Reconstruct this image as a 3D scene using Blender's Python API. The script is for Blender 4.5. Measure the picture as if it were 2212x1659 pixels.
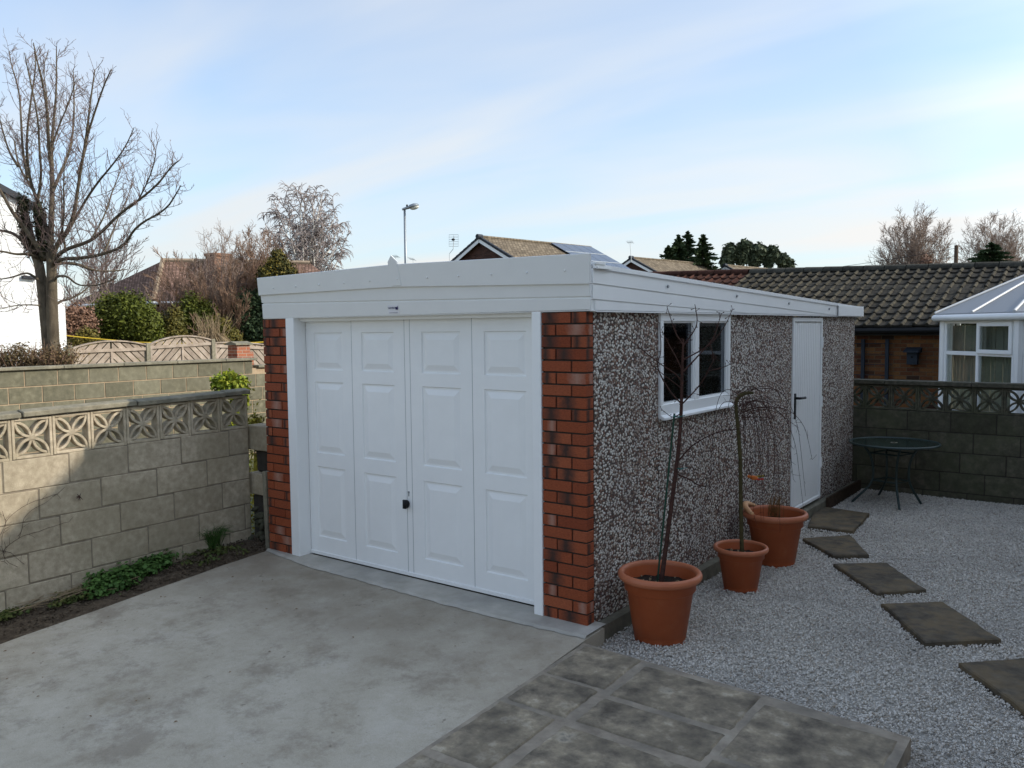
import bpy, math, random
import numpy as np
from mathutils import Vector, Matrix
from math import sin, cos, pi, radians, sqrt
S = bpy.context.scene
for o in list(bpy.data.objects): bpy.data.objects.remove(o)
COL = S.collection
# ------------------------------------------------------------------ camera
CP = np.array([2.6674, -4.3107, 1.8473]); FPX = 1792.04
YAW, PITCH, ROLL = 0.647926, 0.0661885, -0.0104843
_f = np.array([-sin(YAW)*cos(PITCH), cos(YAW)*cos(PITCH), -sin(PITCH)])
_r0 = np.array([cos(YAW), sin(YAW), 0.]); _u0 = np.cross(_r0, _f)
_r = cos(ROLL)*_r0 + sin(ROLL)*_u0; _u = -sin(ROLL)*_r0 + cos(ROLL)*_u0
cd = bpy.data.cameras.new('camera'); cam = bpy.data.objects.new('camera', cd); COL.objects.link(cam)
cam.matrix_world = Matrix(((_r[0], _u[0], -_f[0], CP[0]), (_r[1], _u[1], -_f[1], CP[1]), (_r[2], _u[2], -_f[2], CP[2]), (0, 0, 0, 1)))
cd.sensor_width = 36; cd.lens = FPX/2212*36; cd.clip_end = 3000; cd.clip_start = .05
S.camera = cam
# ------------------------------------------------------------------ light
SUN = Vector((.75, .42, .49)).normalized()
S.view_settings.view_transform = 'Standard'; S.view_settings.look = 'None'
S.view_settings.exposure = 1.0; S.view_settings.gamma = 1
sl = bpy.data.lights.new('sun', 'SUN'); sl.energy = 2.1; sl.angle = radians(.55); sl.color = (1, .93, .82)
so = bpy.data.objects.new('sun', sl); COL.objects.link(so); so.rotation_euler = SUN.to_track_quat('Z', 'Y').to_euler()
W = bpy.data.worlds.new('World'); S.world = W; W.use_nodes = True
nt = W.node_tree; N = nt.nodes; L = nt.links; N.clear()
out = N.new('ShaderNodeOutputWorld'); bg = N.new('ShaderNodeBackground'); L.new(bg.outputs[0], out.inputs[0])
sky = N.new('ShaderNodeTexSky'); sky.sky_type = 'NISHITA'; sky.sun_disc = False
sky.sun_elevation = math.asin(SUN.z); sky.sun_rotation = math.atan2(SUN.x, SUN.y)
sky.air_density = 1.0; sky.dust_density = 1.6; sky.ozone_density = 1.6; sky.altitude = 50
tc = N.new('ShaderNodeTexCoord')
sep = N.new('ShaderNodeSeparateXYZ'); L.new(tc.outputs['Generated'], sep.inputs[0])
# project the view direction on a high flat layer so that the cirrus streaks lie in perspective
zc = N.new('ShaderNodeMath'); zc.operation = 'ADD'; zc.inputs[1].default_value = .12; L.new(sep.outputs[2], zc.inputs[0])
zm = N.new('ShaderNodeMath'); zm.operation = 'MAXIMUM'; zm.inputs[1].default_value = .05; L.new(zc.outputs[0], zm.inputs[0])
dv = N.new('ShaderNodeVectorMath'); dv.operation = 'SCALE'; L.new(tc.outputs['Generated'], dv.inputs[0])
iz = N.new('ShaderNodeMath'); iz.operation = 'DIVIDE'; iz.inputs[0].default_value = 1; L.new(zm.outputs[0], iz.inputs[1]); L.new(iz.outputs[0], dv.inputs['Scale'])
mp = N.new('ShaderNodeMapping'); mp.inputs['Rotation'].default_value = (0, 0, radians(18)); mp.inputs['Scale'].default_value = (.55, 1.5, .2); mp.inputs['Location'].default_value = (.35, .2, .9); L.new(dv.outputs[0], mp.inputs[0])
n1 = N.new('ShaderNodeTexNoise'); n1.inputs['Scale'].default_value = .9; n1.inputs['Detail'].default_value = 4.5; n1.inputs['Roughness'].default_value = .45; n1.inputs['Distortion'].default_value = .5; L.new(mp.outputs[0], n1.inputs[0])
cr = N.new('ShaderNodeValToRGB'); cr.color_ramp.elements[0].position = .36; cr.color_ramp.elements[1].position = .72
cr.color_ramp.elements[0].color = (.08, .08, .08, 1); cr.color_ramp.elements[1].color = (.56, .56, .56, 1); L.new(n1.outputs[0], cr.inputs[0])
# thin milky veil, denser towards the horizon where one looks through more of it
hz = N.new('ShaderNodeMapRange'); hz.inputs['From Min'].default_value = 0; hz.inputs['From Max'].default_value = .42; hz.inputs['To Min'].default_value = .62; hz.inputs['To Max'].default_value = 0; L.new(sep.outputs[2], hz.inputs[0])
ma = N.new('ShaderNodeMath'); ma.operation = 'ADD'; ma.use_clamp = True; L.new(cr.outputs[0], ma.inputs[0]); L.new(hz.outputs[0], ma.inputs[1])
# veil lit by the sun: brighter towards it
sd = N.new('ShaderNodeVectorMath'); sd.operation = 'DOT_PRODUCT'; sd.inputs[1].default_value = tuple(SUN); L.new(tc.outputs['Generated'], sd.inputs[0])
vr = N.new('ShaderNodeMapRange'); vr.inputs['From Min'].default_value = -.7; vr.inputs['From Max'].default_value = .8; vr.inputs['To Min'].default_value = .93; vr.inputs['To Max'].default_value = 1.12; L.new(sd.outputs['Value'], vr.inputs[0])
v2 = N.new('ShaderNodeMapRange'); v2.inputs['From Min'].default_value = .35; v2.inputs['From Max'].default_value = 1.; v2.inputs['To Min'].default_value = 0; v2.inputs['To Max'].default_value = 1.6; L.new(sd.outputs['Value'], v2.inputs[0])
va = N.new('ShaderNodeMath'); va.operation = 'ADD'; L.new(vr.outputs[0], va.inputs[0]); L.new(v2.outputs[0], va.inputs[1])
vc = N.new('ShaderNodeVectorMath'); vc.operation = 'SCALE'; vc.inputs[0].default_value = (3.86, 3.88, 3.84); L.new(va.outputs[0], vc.inputs['Scale'])
mx = N.new('ShaderNodeMixRGB'); L.new(ma.outputs[0], mx.inputs[0]); gn = N.new('ShaderNodeVectorMath'); gn.operation = 'MULTIPLY'; gn.inputs[1].default_value = (.80, 1.03, 1.17); L.new(sky.outputs[0], gn.inputs[0]); L.new(gn.outputs[0], mx.inputs[1]); L.new(vc.outputs[0], mx.inputs[2])
L.new(mx.outputs[0], bg.inputs[0]); bg.inputs[1].default_value = .115
# ------------------------------------------------------------------ helpers
WL = {}
def ray(x, y): return _f + _r*(x-1106)/FPX - _u*(y-829.5)/FPX
def at(x, y, D): return CP + ray(x, y)*D
def onz(x, y, z=0.): d = ray(x, y); return CP + d*((z-CP[2])/d[2])
def onx(x, y, X): d = ray(x, y); return CP + d*((X-CP[0])/d[0])
def ony(x, y, Y): d = ray(x, y); return CP + d*((Y-CP[1])/d[1])
def ondrive(x, y, a=.06, c=0.): d = ray(x, y); return CP + d*((c+a*CP[1]-CP[2])/(d[2]-a*d[1]))
def thing(name, label, cat, loc=(0, 0, 0), group=None):
    o = bpy.data.objects.new(name, None); COL.objects.link(o); o.location = tuple(float(c) for c in loc)
    o['label'] = label; o['category'] = cat
    if group: o['group'] = group
    o.empty_display_size = .1; WL[o.name] = np.array(o.location, float); return o
def tag(o, label=None, cat=None, group=None, kind=None):
    if label: o['label'] = label
    if cat: o['category'] = cat
    if group: o['group'] = group
    if kind: o['kind'] = kind
    return o
def link_mesh(name, me, mat, parent=None, loc=None):
    o = bpy.data.objects.new(name, me); COL.objects.link(o)
    if mat is not None: me.materials.append(mat)
    if parent is not None: o.parent = parent; WL[o.name] = WL[parent.name]
    else: WL[o.name] = np.array(loc if loc is not None else (0, 0, 0), float); o.location = tuple(WL[o.name])
    return o
class MB:
    def __init__(s): s.v = []; s.f = []; s.uv = []
    def face(s, idx, uv=None): s.f.append(tuple(idx)); s.uv.append(uv if uv else [(.5, .5)]*len(idx))
    def pts(s, P): n = len(s.v); s.v += [tuple(map(float, p)) for p in P]; return n
    def box(s, x0, y0, z0, x1, y1, z1, R=None, c=None):
        P = [(x, y, z) for z in (z0, z1) for y in (y0, y1) for x in (x0, x1)]
        if R is not None: c = Vector(c if c is not None else ((x0+x1)/2, (y0+y1)/2, (z0+z1)/2)); P = [tuple(R @ (Vector(p)-c) + c) for p in P]
        n = s.pts(P); u = [(0, 0), (1, 0), (1, 1), (0, 1)]
        for q in ((0, 1, 5, 4), (1, 3, 7, 5), (3, 2, 6, 7), (2, 0, 4, 6), (4, 5, 7, 6), (2, 3, 1, 0)): s.face([n+i for i in q], u)
        return s
    def ngon(s, P, uv=None): n = s.pts(P); s.face(range(n, n+len(P)), uv); return s
    def prism(s, P, d):
        """closed polygon P (list of 3D points) extruded by vector d"""
        k = len(P); d = np.array(d, float); P = [np.array(p, float) for p in P]
        n = s.pts(P); m = s.pts([p+d for p in P])
        nrm = sum((np.cross(P[i]-P[0], P[(i+1) % k]-P[0]) for i in range(1, k-1)), np.zeros(3))
        fl = np.dot(nrm, d) > 0
        a = list(range(n, n+k)); b = list(range(m, m+k))
        s.face(a[::-1] if fl else a); s.face(b if fl else b[::-1])
        for i in range(k):
            j = (i+1) % k; q = (n+i, n+j, m+j, m+i); s.face(q if fl else q[::-1])
        return s
    def tube(s, P, R, n=6, cap=True):
        P = [Vector(tuple(map(float, p))) for p in P]
        if not hasattr(R, '__len__'): R = [R]*len(P)
        up = Vector((0, 0, 1)); t0 = (P[1]-P[0]).normalized()
        a = t0.cross(up if abs(t0.z) < .95 else Vector((1, 0, 0))).normalized(); rings = []
        for i, p in enumerate(P):
            t = (P[min(i+1, len(P)-1)]-P[max(i-1, 0)]).normalized()
            a = (a - t*a.dot(t)).normalized(); b = t.cross(a)
            rings.append(s.pts([p + (a*cos(2*pi*k/n)+b*sin(2*pi*k/n))*R[i] for k in range(n)]))
        for i in range(len(P)-1):
            for k in range(n):
                j = (k+1) % n; s.face((rings[i]+k, rings[i]+j, rings[i+1]+j, rings[i+1]+k))
        if cap: s.face([rings[0]+k for k in range(n)][::-1]); s.face([rings[-1]+k for k in range(n)])
        return s
    def lathe(s, prof, n=48, c=(0, 0)):
        rings = [s.pts([(c[0]+r*cos(2*pi*k/n), c[1]+r*sin(2*pi*k/n), z) for k in range(n)]) for r, z in prof]
        for i in range(len(prof)-1):
            for k in range(n):
                j = (k+1) % n; s.face((rings[i]+k, rings[i]+j, rings[i+1]+j, rings[i+1]+k))
        return s
    def build(s, name, mat, parent=None, bevel=0, smooth=False, loc=None, seg=1):
        off = WL[parent.name] if parent is not None else np.array(loc if loc is not None else (0, 0, 0), float)
        me = bpy.data.meshes.new(name); V = np.array(s.v, float)-off
        me.from_pydata(V.tolist(), [], s.f)
        uvl = me.uv_layers.new(name='UVMap'); uvl.data.foreach_set('uv', np.array([c for u in s.uv for c in u], dtype=np.float32).ravel())
        if smooth: me.polygons.foreach_set('use_smooth', [True]*len(me.polygons))
        o = link_mesh(name, me, mat, parent, loc)
        if bevel:
            m = o.modifiers.new('bevel', 'BEVEL'); m.width = bevel; m.segments = seg; m.limit_method = 'ANGLE'; m.angle_limit = radians(40)
        return o
def npmesh(name, V, F, mat, parent=None, smooth=False, loc=None):
    """V (n,3), F (m,k) numpy arrays"""
    off = WL[parent.name] if parent is not None else np.array(loc if loc is not None else (0, 0, 0), float)
    V = (V-off).astype(np.float32); k = F.shape[1]
    me = bpy.data.meshes.new(name); me.vertices.add(len(V)); me.vertices.foreach_set('co', V.ravel())
    me.loops.add(F.size); me.loops.foreach_set('vertex_index', F.astype(np.int32).ravel())
    me.polygons.add(len(F)); me.polygons.foreach_set('loop_start', np.arange(0, F.size, k, dtype=np.int32))
    if smooth: me.polygons.foreach_set('use_smooth', np.ones(len(F), bool))
    me.update(calc_edges=True); me.validate()
    return link_mesh(name, me, mat, parent, loc)
def segtubes(segs, n=3):
    """straight tapered sticks; segs array (m,8): p0 p1 r0 r1"""
    A = np.array(segs, float); p0, p1, r0, r1 = A[:, :3], A[:, 3:6], A[:, 6], A[:, 7]
    t = p1-p0; t /= np.linalg.norm(t, axis=1)[:, None]+1e-9
    ref = np.where(np.abs(t[:, 2:3]) < .9, [[0., 0, 1]], [[1., 0, 0]]); a = np.cross(t, ref); a /= np.linalg.norm(a, axis=1)[:, None]+1e-9; b = np.cross(t, a)
    V = np.zeros((len(A), 2*n, 3)); F = []
    for k in range(n):
        w = a*cos(2*pi*k/n)+b*sin(2*pi*k/n); V[:, k] = p0+w*r0[:, None]; V[:, n+k] = p1+w*r1[:, None]
    base = np.arange(len(A))[:, None]*2*n
    for k in range(n): j = (k+1) % n; F.append(base+np.array([[k, j, n+j, n+k]]))
    return V.reshape(-1, 3), np.concatenate(F)
# ------------------------------------------------------------------ materials
def lin(c):
    if isinstance(c, (int, float)): c = (c, c, c)
    return (*c[:3], 1)
class NT:
    def __init__(s, name):
        s.m = bpy.data.materials.new(name); s.m.use_nodes = True; s.t = s.m.node_tree; s.t.nodes.clear()
        s.o = s.n('ShaderNodeOutputMaterial'); s.p = s.n('ShaderNodeBsdfPrincipled'); s.l(s.p.outputs[0], s.o.inputs[0])
        s.g = s.n('ShaderNodeNewGeometry'); s.pos = s.g.outputs['Position']; s.isl = s.g.outputs['Random Per Island']
    def n(s, t, **k):
        x = s.t.nodes.new(t)
        for a, b in k.items(): setattr(x, a, b)
        return x
    def l(s, a, b): s.t.links.new(a, b)
    def noise(s, scale, detail=5, rough=.6, vec=None, stretch=None, dist=0, loc=None):
        x = s.n('ShaderNodeTexNoise'); x.inputs['Scale'].default_value = scale; x.inputs['Detail'].default_value = detail; x.inputs['Roughness'].default_value = rough; x.inputs['Distortion'].default_value = dist
        v = vec or s.pos
        if stretch or loc:
            m = s.n('ShaderNodeMapping'); m.inputs['Scale'].default_value = stretch or (1, 1, 1); m.inputs['Location'].default_value = loc or (0, 0, 0); s.l(v, m.inputs[0]); v = m.outputs[0]
        s.l(v, x.inputs['Vector']); return x.outputs[0]
    def ramp(s, fac, stops, interp='LINEAR'):
        r = s.n('ShaderNodeValToRGB'); r.color_ramp.interpolation = interp; e = r.color_ramp.elements
        while len(e) < len(stops): e.new(.5)
        for i, (p, c) in enumerate(stops): e[i].position = p; e[i].color = lin(c)
        s.l(fac, r.inputs[0]); return r.outputs[0]
    def mix(s, fac, a, b, mode='MIX'):
        x = s.n('ShaderNodeMixRGB', blend_type=mode)
        for i, v in ((0, fac), (1, a), (2, b)):
            if isinstance(v, (int, float)): x.inputs[i].default_value = v if i == 0 else lin(v)
            elif isinstance(v, tuple): x.inputs[i].default_value = lin(v)
            else: s.l(v, x.inputs[i])
        return x.outputs[0]
    def math(s, op, a, b=0., clamp=False):
        x = s.n('ShaderNodeMath', operation=op, use_clamp=clamp)
        for i, v in ((0, a), (1, b)):
            if isinstance(v, (int, float)): x.inputs[i].default_value = v
            else: s.l(v, x.inputs[i])
        return x.outputs[0]
    def bump(s, h, dist, strength=1):
        b = s.n('ShaderNodeBump'); b.inputs['Distance'].default_value = dist; b.inputs['Strength'].default_value = strength; s.l(h, b.inputs['Height']); s.l(b.outputs[0], s.p.inputs['Normal'])
    def fin(s, col, rough=.85, spec=.3, metal=0):
        if isinstance(col, (int, float, tuple)): s.p.inputs['Base Color'].default_value = lin(col)
        else: s.l(col, s.p.inputs['Base Color'])
        if isinstance(rough, (int, float)): s.p.inputs['Roughness'].default_value = rough
        else: s.l(rough, s.p.inputs['Roughness'])
        s.p.inputs['Specular IOR Level'].default_value = spec; s.p.inputs['Metallic'].default_value = metal; return s.m
def m_plain(name, c, rough=.5, spec=.4, metal=0, var=.06, bump=0, bs=60):
    k = NT(name); c = np.array(lin(c)[:3]); nz = k.noise(6, 5)
    col = k.ramp(nz, [(.3, tuple(c*(1-var))), (.7, tuple(np.minimum(c*(1+var), .95)))])
    if bump: k.bump(k.noise(bs, 3), bump)
    return k.fin(col, rough, spec, metal)
def m_mottle(name, stops, scale=8, detail=8, rough=.9, bump=.003, bs=80, big=None, bigscale=1.2, isl=None, spec=.2, stretch=None):
    k = NT(name); c = k.ramp(k.noise(scale, detail, .65, stretch=stretch), stops)
    if big: c = k.mix(k.ramp(k.noise(bigscale, 4, .6, dist=.4), [(.42, 0.), (.62, .85)]), c, k.mix(.6, c, big))
    if isl: c = k.mix(1., c, k.ramp(k.isl, [(0, isl[0]), (1, isl[1])]), 'MULTIPLY')
    if bump: k.bump(k.noise(bs, 6, .7), bump)
    return k.fin(c, rough, spec)
M = {}
M['upvc'] = m_plain('white_plastic', (.88, .875, .85), .32, .5, var=.015)
M['door_white'] = m_plain('white_painted_steel', (.86, .855, .83), .38, .45, var=.02, bump=.0006, bs=220)
M['fascia'] = m_plain('white_fascia_plastic', (.86, .855, .83), .4, .45, var=.02)
M['black'] = m_plain('black_plastic', .010, .5, .25)
M['dark'] = m_plain('dark_void', .01, .9, .1)
M['grey_metal'] = m_plain('galvanised_grey', (.30, .32, .33), .5, .5, .6)
M['green_paint'] = m_plain('green_painted_steel', (.022, .04, .035), .4, .5)
M['terracotta'] = None
def brick_mat():
    k = NT('rustic_red_brick')
    uv = k.n('ShaderNodeUVMap'); sp = k.n('ShaderNodeSeparateXYZ'); k.l(uv.outputs[0], sp.inputs[0])
    base = k.ramp(k.isl, [(0, (.26, .060, .022)), (.3, (.32, .080, .032)), (.6, (.225, .050, .020)), (.85, (.35, .095, .040)), (1, (.29, .068, .026))])
    base = k.mix(.55, base, k.mix(1., base, k.ramp(k.noise(55, 6, .7, stretch=(1, 1, 2.5)), [(.3, .45), (.7, 1.5)]), 'MULTIPLY'))
    # smudge in the middle of a brick: position from local uv
    wn = k.n('ShaderNodeTexWhiteNoise', noise_dimensions='1D'); k.l(k.isl, wn.inputs['W']); r2 = wn.outputs[0]
    dx = k.math('SUBTRACT', sp.outputs[0], k.math('ADD', k.math('MULTIPLY', r2, .5), .25))
    dd = k.math('MULTIPLY', k.math('ABSOLUTE', dx), 2.7)
    sm = k.math('SUBTRACT', 1., k.math('ADD', dd, k.math('MULTIPLY', k.math('SUBTRACT', k.noise(38, 4, .6), .5), .9)), True)
    dark = k.math('MULTIPLY', sm, k.ramp(r2, [(0, 1.), (.35, .9), (.36, 0.), (1, 0.)], 'CONSTANT'))
    pale = k.math('MULTIPLY', sm, k.ramp(r2, [(0, 0.), (.80, 0.), (.81, .7), (1, .7)], 'CONSTANT'))
    c = k.mix(k.math('MULTIPLY', dark, 1.05, True), base, (.06, .032, .024))
    c = k.mix(k.math('MULTIPLY', pale, 1.1, True), c, (.40, .24, .18))
    k.bump(k.noise(120, 6, .75, stretch=(1, 1, 3)), .004)
    return k.fin(c, .85, .25)
M['brick'] = brick_mat()
def dash_mat():
    k = NT('pebble_dash')
    def vor(sc, f='F1'):
        v = k.n('ShaderNodeTexVoronoi'); v.feature = f; v.inputs['Scale'].default_value = sc; v.inputs['Randomness'].default_value = 1
        wv = k.n('ShaderNodeMapping'); wv.inputs['Scale'].default_value = (1, .74, 1.05); k.l(k.pos, wv.inputs[0]); k.l(wv.outputs[0], v.inputs['Vector']); return v
    v = vor(72); sp = k.n('ShaderNodeSeparateColor'); k.l(v.outputs['Color'], sp.inputs[0])
    col = k.ramp(sp.outputs[0], [(0, (.06, .042, .03)), (.10, (.20, .085, .05)), (.28, (.30, .20, .14)), (.42, (.44, .37, .30)), (.56, (.72, .67, .59)), (.84, (.84, .80, .73)), (.93, (.17, .07, .042))], 'CONSTANT')
    gap = k.ramp(v.outputs['Distance'], [(.0, 0.), (.50, 0.), (.68, 1.)])
    c = k.mix(gap, col, (.055, .038, .027))
    c = k.mix(k.ramp(k.noise(3.2, 4, .6, stretch=(1, 2.2, .6)), [(.4, 0.), (.7, .45)]), c, (.13, .09, .08))
    c = k.mix(k.math('MULTIPLY', k.ramp(k.isl, [(0, 0.), (1, .2)]), 1.), c, (.2, .18, .17))
    k.bump(k.math('SUBTRACT', 1., v.outputs['Distance']), .007)
    return k.fin(c, .8, .3)
M['dash'] = dash_mat()
def concrete_mat():
    k = NT('old_concrete')
    c = k.ramp(k.noise(2.6, 12, .76), [(.30, (.32, .27, .19)), (.46, (.47, .415, .32)), (.58, (.53, .475, .375)), (.75, (.62, .565, .46))])
    c = k.mix(k.ramp(k.noise(1.9, 11, .78, loc=(4.1, 2.3, 0)), [(.52, 0.), (.62, .6)]), c, (.25, .205, .15))
    c = k.mix(k.ramp(k.noise(2.3, 11, .78, loc=(9.1, 1.3, 0)), [(.54, 0.), (.64, .35)]), c, (.66, .61, .52))
    c = k.mix(k.ramp(k.noise(6, 8, .75, loc=(1, 7, 0)), [(.60, 0.), (.70, .5)]), c, (.21, .18, .145))
    c = k.mix(k.ramp(k.noise(220, 3, .6), [(.35, 0.), (.75, .35)]), c, (.15, .14, .13))
    # damp strip near the garage and the wall
    sx = k.n('ShaderNodeSeparateXYZ'); k.l(k.pos, sx.inputs[0])
    w = k.math('ADD', k.math('ADD', k.math('MULTIPLY', sx.outputs[1], .5), .78), k.math('MULTIPLY', k.noise(1.6, 6), .45))
    damp = k.math('MULTIPLY', k.ramp(w, [(.38, 0.), (.62, .7), (.85, .9), (1., .5)]), k.ramp(k.noise(1.1, 8, .7, loc=(2, 0, 3)), [(.40, .30), (.58, 1.)]))
    c = k.mix(k.math('MULTIPLY', damp, .8), c, (.25, .205, .15))
    c = k.mix(k.ramp(k.noise(17, 5, .6), [(.66, 0.), (.72, .6)]), c, (.14, .115, .085))
    k.bump(k.noise(45, 8, .7), .004)
    return k.fin(c, .88, .25)
M['concrete'] = concrete_mat()
M['apron'] = m_mottle('new_mortar', [(.3, (.38, .35, .29)), (.6, (.50, .465, .40)), (.8, (.57, .54, .47))], 5, bs=40, bump=.004, big=(.25, .24, .22))
M['mortar_bed'] = m_mottle('paving_mortar', [(.3, (.23, .19, .145)), (.55, (.33, .28, .215)), (.8, (.42, .37, .29))], 11, bs=60, bump=.004, big=(.13, .12, .10), bigscale=4)
M['flag'] = m_mottle('weathered_flagstone', [(.32, (.10, .085, .065)), (.42, (.19, .16, .12)), (.50, (.28, .235, .17)), (.57, (.36, .30, .21)), (.64, (.52, .45, .34)), (.72, (.27, .24, .19)), (.85, (.17, .16, .15))], 7, 14, bump=.006, bs=22, big=(.10, .085, .065), bigscale=3.4, isl=(.75, 1.3))
M['step'] = m_mottle('riven_stepping_stone', [(.28, (.05, .042, .032)), (.45, (.10, .083, .06)), (.6, (.15, .125, .088)), (.78, (.25, .205, .14))], 7, 13, bump=.006, bs=25, big=(.17, .115, .055), bigscale=7)
M['block'] = m_mottle('concrete_block', [(.25, (.31, .25, .17)), (.5, (.46, .38, .27)), (.72, (.60, .505, .365))], 22, 12, bump=.004, bs=160, big=(.24, .20, .125), bigscale=1.4, isl=(.86, 1.1))
M['block_dark'] = m_mottle('shade_dark_block', [(.25, (.045, .042, .028)), (.5, (.08, .073, .05)), (.75, (.14, .125, .09))], 14, 9, bump=.004, bs=160, big=(.08, .085, .045), bigscale=2, isl=(.8, 1.2))  # olive brown block, albedo lowered so the colour carries deep shade
M['block_grey'] = m_mottle('grey_dense_block', [(.25, (.085, .08, .052)), (.5, (.15, .135, .088)), (.75, (.25, .225, .15))], 12, 9, bump=.003, bs=90, big=(.17, .155, .11), bigscale=1.3, isl=(.78, 1.22))
M['mortar_buff'] = m_mottle('buff_mortar', [(.3, (.34, .24, .15)), (.7, (.46, .34, .22))], 20, bump=.002)
M['mortar_grey'] = m_mottle('grey_mortar', [(.3, (.19, .155, .11)), (.7, (.29, .24, .175))], 20, bump=.002)
M['mortar_dark'] = m_mottle('dark_mortar', [(.3, (.035, .03, .025)), (.7, (.06, .05, .04))], 20, bump=.002)
M['coping'] = m_mottle('coping_stone', [(.25, (.15, .13, .09)), (.5, (.25, .22, .155)), (.75, (.35, .31, .23))], 18, 9, bump=.004, bs=120, big=(.12, .115, .09), bigscale=3)
M['coping_dark'] = m_mottle('shade_dark_coping', [(.25, (.05, .047, .033)), (.5, (.085, .078, .055)), (.75, (.15, .135, .10))], 18, 9, bump=.004, bs=120)  # rear wall coping, darkened to match with shade in its colour
M['soil'] = m_mottle('damp_soil', [(.3, (.055, .040, .027)), (.55, (.12, .088, .058)), (.75, (.22, .175, .125))], 25, 9, bump=.02, bs=40)
M['ground'] = m_mottle('garden_ground', [(.3, (.05, .05, .03)), (.6, (.09, .095, .045)), (.8, (.15, .13, .09))], 1.5, 8, bump=.02, bs=10)
M['gravel_bed'] = m_mottle('gravel_bed', [(.3, (.34, .315, .275)), (.5, (.48, .455, .405)), (.7, (.60, .57, .52))], 60, 5, bump=.01, bs=70)
def gravel_mat():
    k = NT('limestone_chippings')
    c = k.ramp(k.isl, [(0, (.34, .285, .22)), (.12, (.47, .425, .36)), (.35, (.60, .56, .49)), (.6, (.68, .635, .565)), (.82, (.75, .705, .63)), (.93, (.46, .38, .29)), (1, (.33, .31, .30))])
    c = k.mix(k.ramp(k.noise(1.4, 5), [(.45, 0.), (.7, .35)]), c, (.26, .235, .21))
    return k.fin(c, .85, .25)
M['gravel'] = gravel_mat()
def terracotta():
    k = NT('terracotta_plastic')
    c = k.ramp(k.noise(5, 6), [(.3, (.36, .082, .026)), (.7, (.44, .108, .036))])
    sx = k.n('ShaderNodeSeparateXYZ'); k.l(k.g.outputs['Normal'], sx.inputs[0])
    c = k.mix(k.ramp(k.noise(14, 6), [(.55, 0.), (.8, .2)]), c, (.5, .24, .13))
    k.bump(k.noise(150, 3), .0006)
    return k.fin(c, .5, .35)
M['terracotta'] = terracotta()
M['terracotta_rim'] = m_mottle('sun_bleached_rim', [(.3, (.42, .13, .06)), (.7, (.50, .17, .08))], 6, bump=0, rough=.5, spec=.35)
M['compost'] = m_mottle('potting_compost', [(.3, (.012, .009, .007)), (.6, (.035, .025, .018)), (.8, (.08, .06, .045))], 60, 8, bump=.015, bs=70)
M['bark_sapling'] = m_mottle('reddish_sapling_bark', [(.3, (.035, .018, .014)), (.7, (.085, .04, .03))], 40, bump=.001, bs=200)
M['bark_olive'] = m_mottle('olive_sapling_bark', [(.3, (.05, .04, .018)), (.7, (.105, .085, .035))], 40, bump=.001, bs=200)
M['bark_big'] = m_mottle('grey_brown_bark', [(.3, (.055, .042, .028)), (.55, (.115, .09, .06)), (.75, (.20, .165, .115))], 9, 8, bump=.01, bs=30, stretch=(1, 1, .35))
M['twig'] = m_plain('reddish_brown_twig', (.17, .12, .105), .8, .2, var=.25)
M['twig_brown'] = m_plain('brown_thicket_twig', (.24, .15, .10), .85, .2, var=.3)
M['twig_pale'] = m_plain('pale_far_twig', (.30, .22, .17), .85, .2, var=.2)
M['birch_bark'] = m_mottle('white_birch_bark', [(.32, (.25, .21, .19)), (.42, (.58, .53, .47)), (.8, (.70, .66, .60))], 3, bump=0)
M['birch_twig'] = m_plain('birch_twig', (.30, .25, .23), .8, .2, var=.2)
def leaf_mat(name, a, b, c=None):
    k = NT(name); st = [(0, a), (.5, tuple((np.array(a)+np.array(b))/2)), (1, b)]
    col = k.ramp(k.isl, st)
    col = k.mix(k.ramp(k.noise(1.3, 4, .6), [(.4, 0.), (.65, .7)]), col, c or b)
    return k.fin(col, .65, .25)
M['leaf_green'] = leaf_mat('conifer_green', (.035, .050, .005), (.12, .135, .012), (.075, .080, .008))
M['leaf_dark'] = leaf_mat('dark_evergreen', (.018, .034, .014), (.050, .075, .028))
M['leaf_olive'] = leaf_mat('golden_olive_foliage', (.08, .07, .012), (.17, .125, .02), (.06, .065, .012))
M['leaf_rust'] = leaf_mat('rusty_dead_foliage', (.15, .08, .05), (.30, .17, .11), (.20, .11, .07))
M['leaf_hedge'] = leaf_mat('brown_hedge_leaves', (.10, .06, .028), (.20, .13, .06), (.09, .08, .03))
M['leaf_yellow'] = leaf_mat('bright_yellow_green_leaves', (.10, .16, .012), (.32, .32, .03), (.20, .26, .02))
M['leaf_gold'] = leaf_mat('golden_variegated_leaves', (.20, .16, .01), (.42, .34, .03), (.10, .09, .01))
M['leaf_weed'] = leaf_mat('weed_green', (.035, .085, .015), (.10, .19, .04), (.06, .12, .025))
M['leaf_euc'] = leaf_mat('grey_green_foliage', (.04, .052, .026), (.10, .115, .06), (.055, .07, .035))
M['leaf_ivy'] = leaf_mat('ivy', (.02, .03, .012), (.05, .06, .025), (.06, .04, .03))
M['straw'] = m_plain('dead_straw', (.30, .22, .13), .85, .2, var=.25)
M['timber_grey'] = m_mottle('weathered_fence_timber', [(.3, (.24, .185, .14)), (.5, (.34, .27, .21)), (.75, (.44, .37, .30))], 6, 8, bump=.003, bs=60, isl=(.8, 1.15))
M['timber_dark'] = m_mottle('dark_wet_board', [(.3, (.035, .022, .013)), (.7, (.075, .05, .032))], 20, bump=.002)
M['timber_pole'] = m_mottle('pole_wood', [(.3, (.08, .05, .035)), (.7, (.13, .09, .06))], 10, bump=0)
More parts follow.
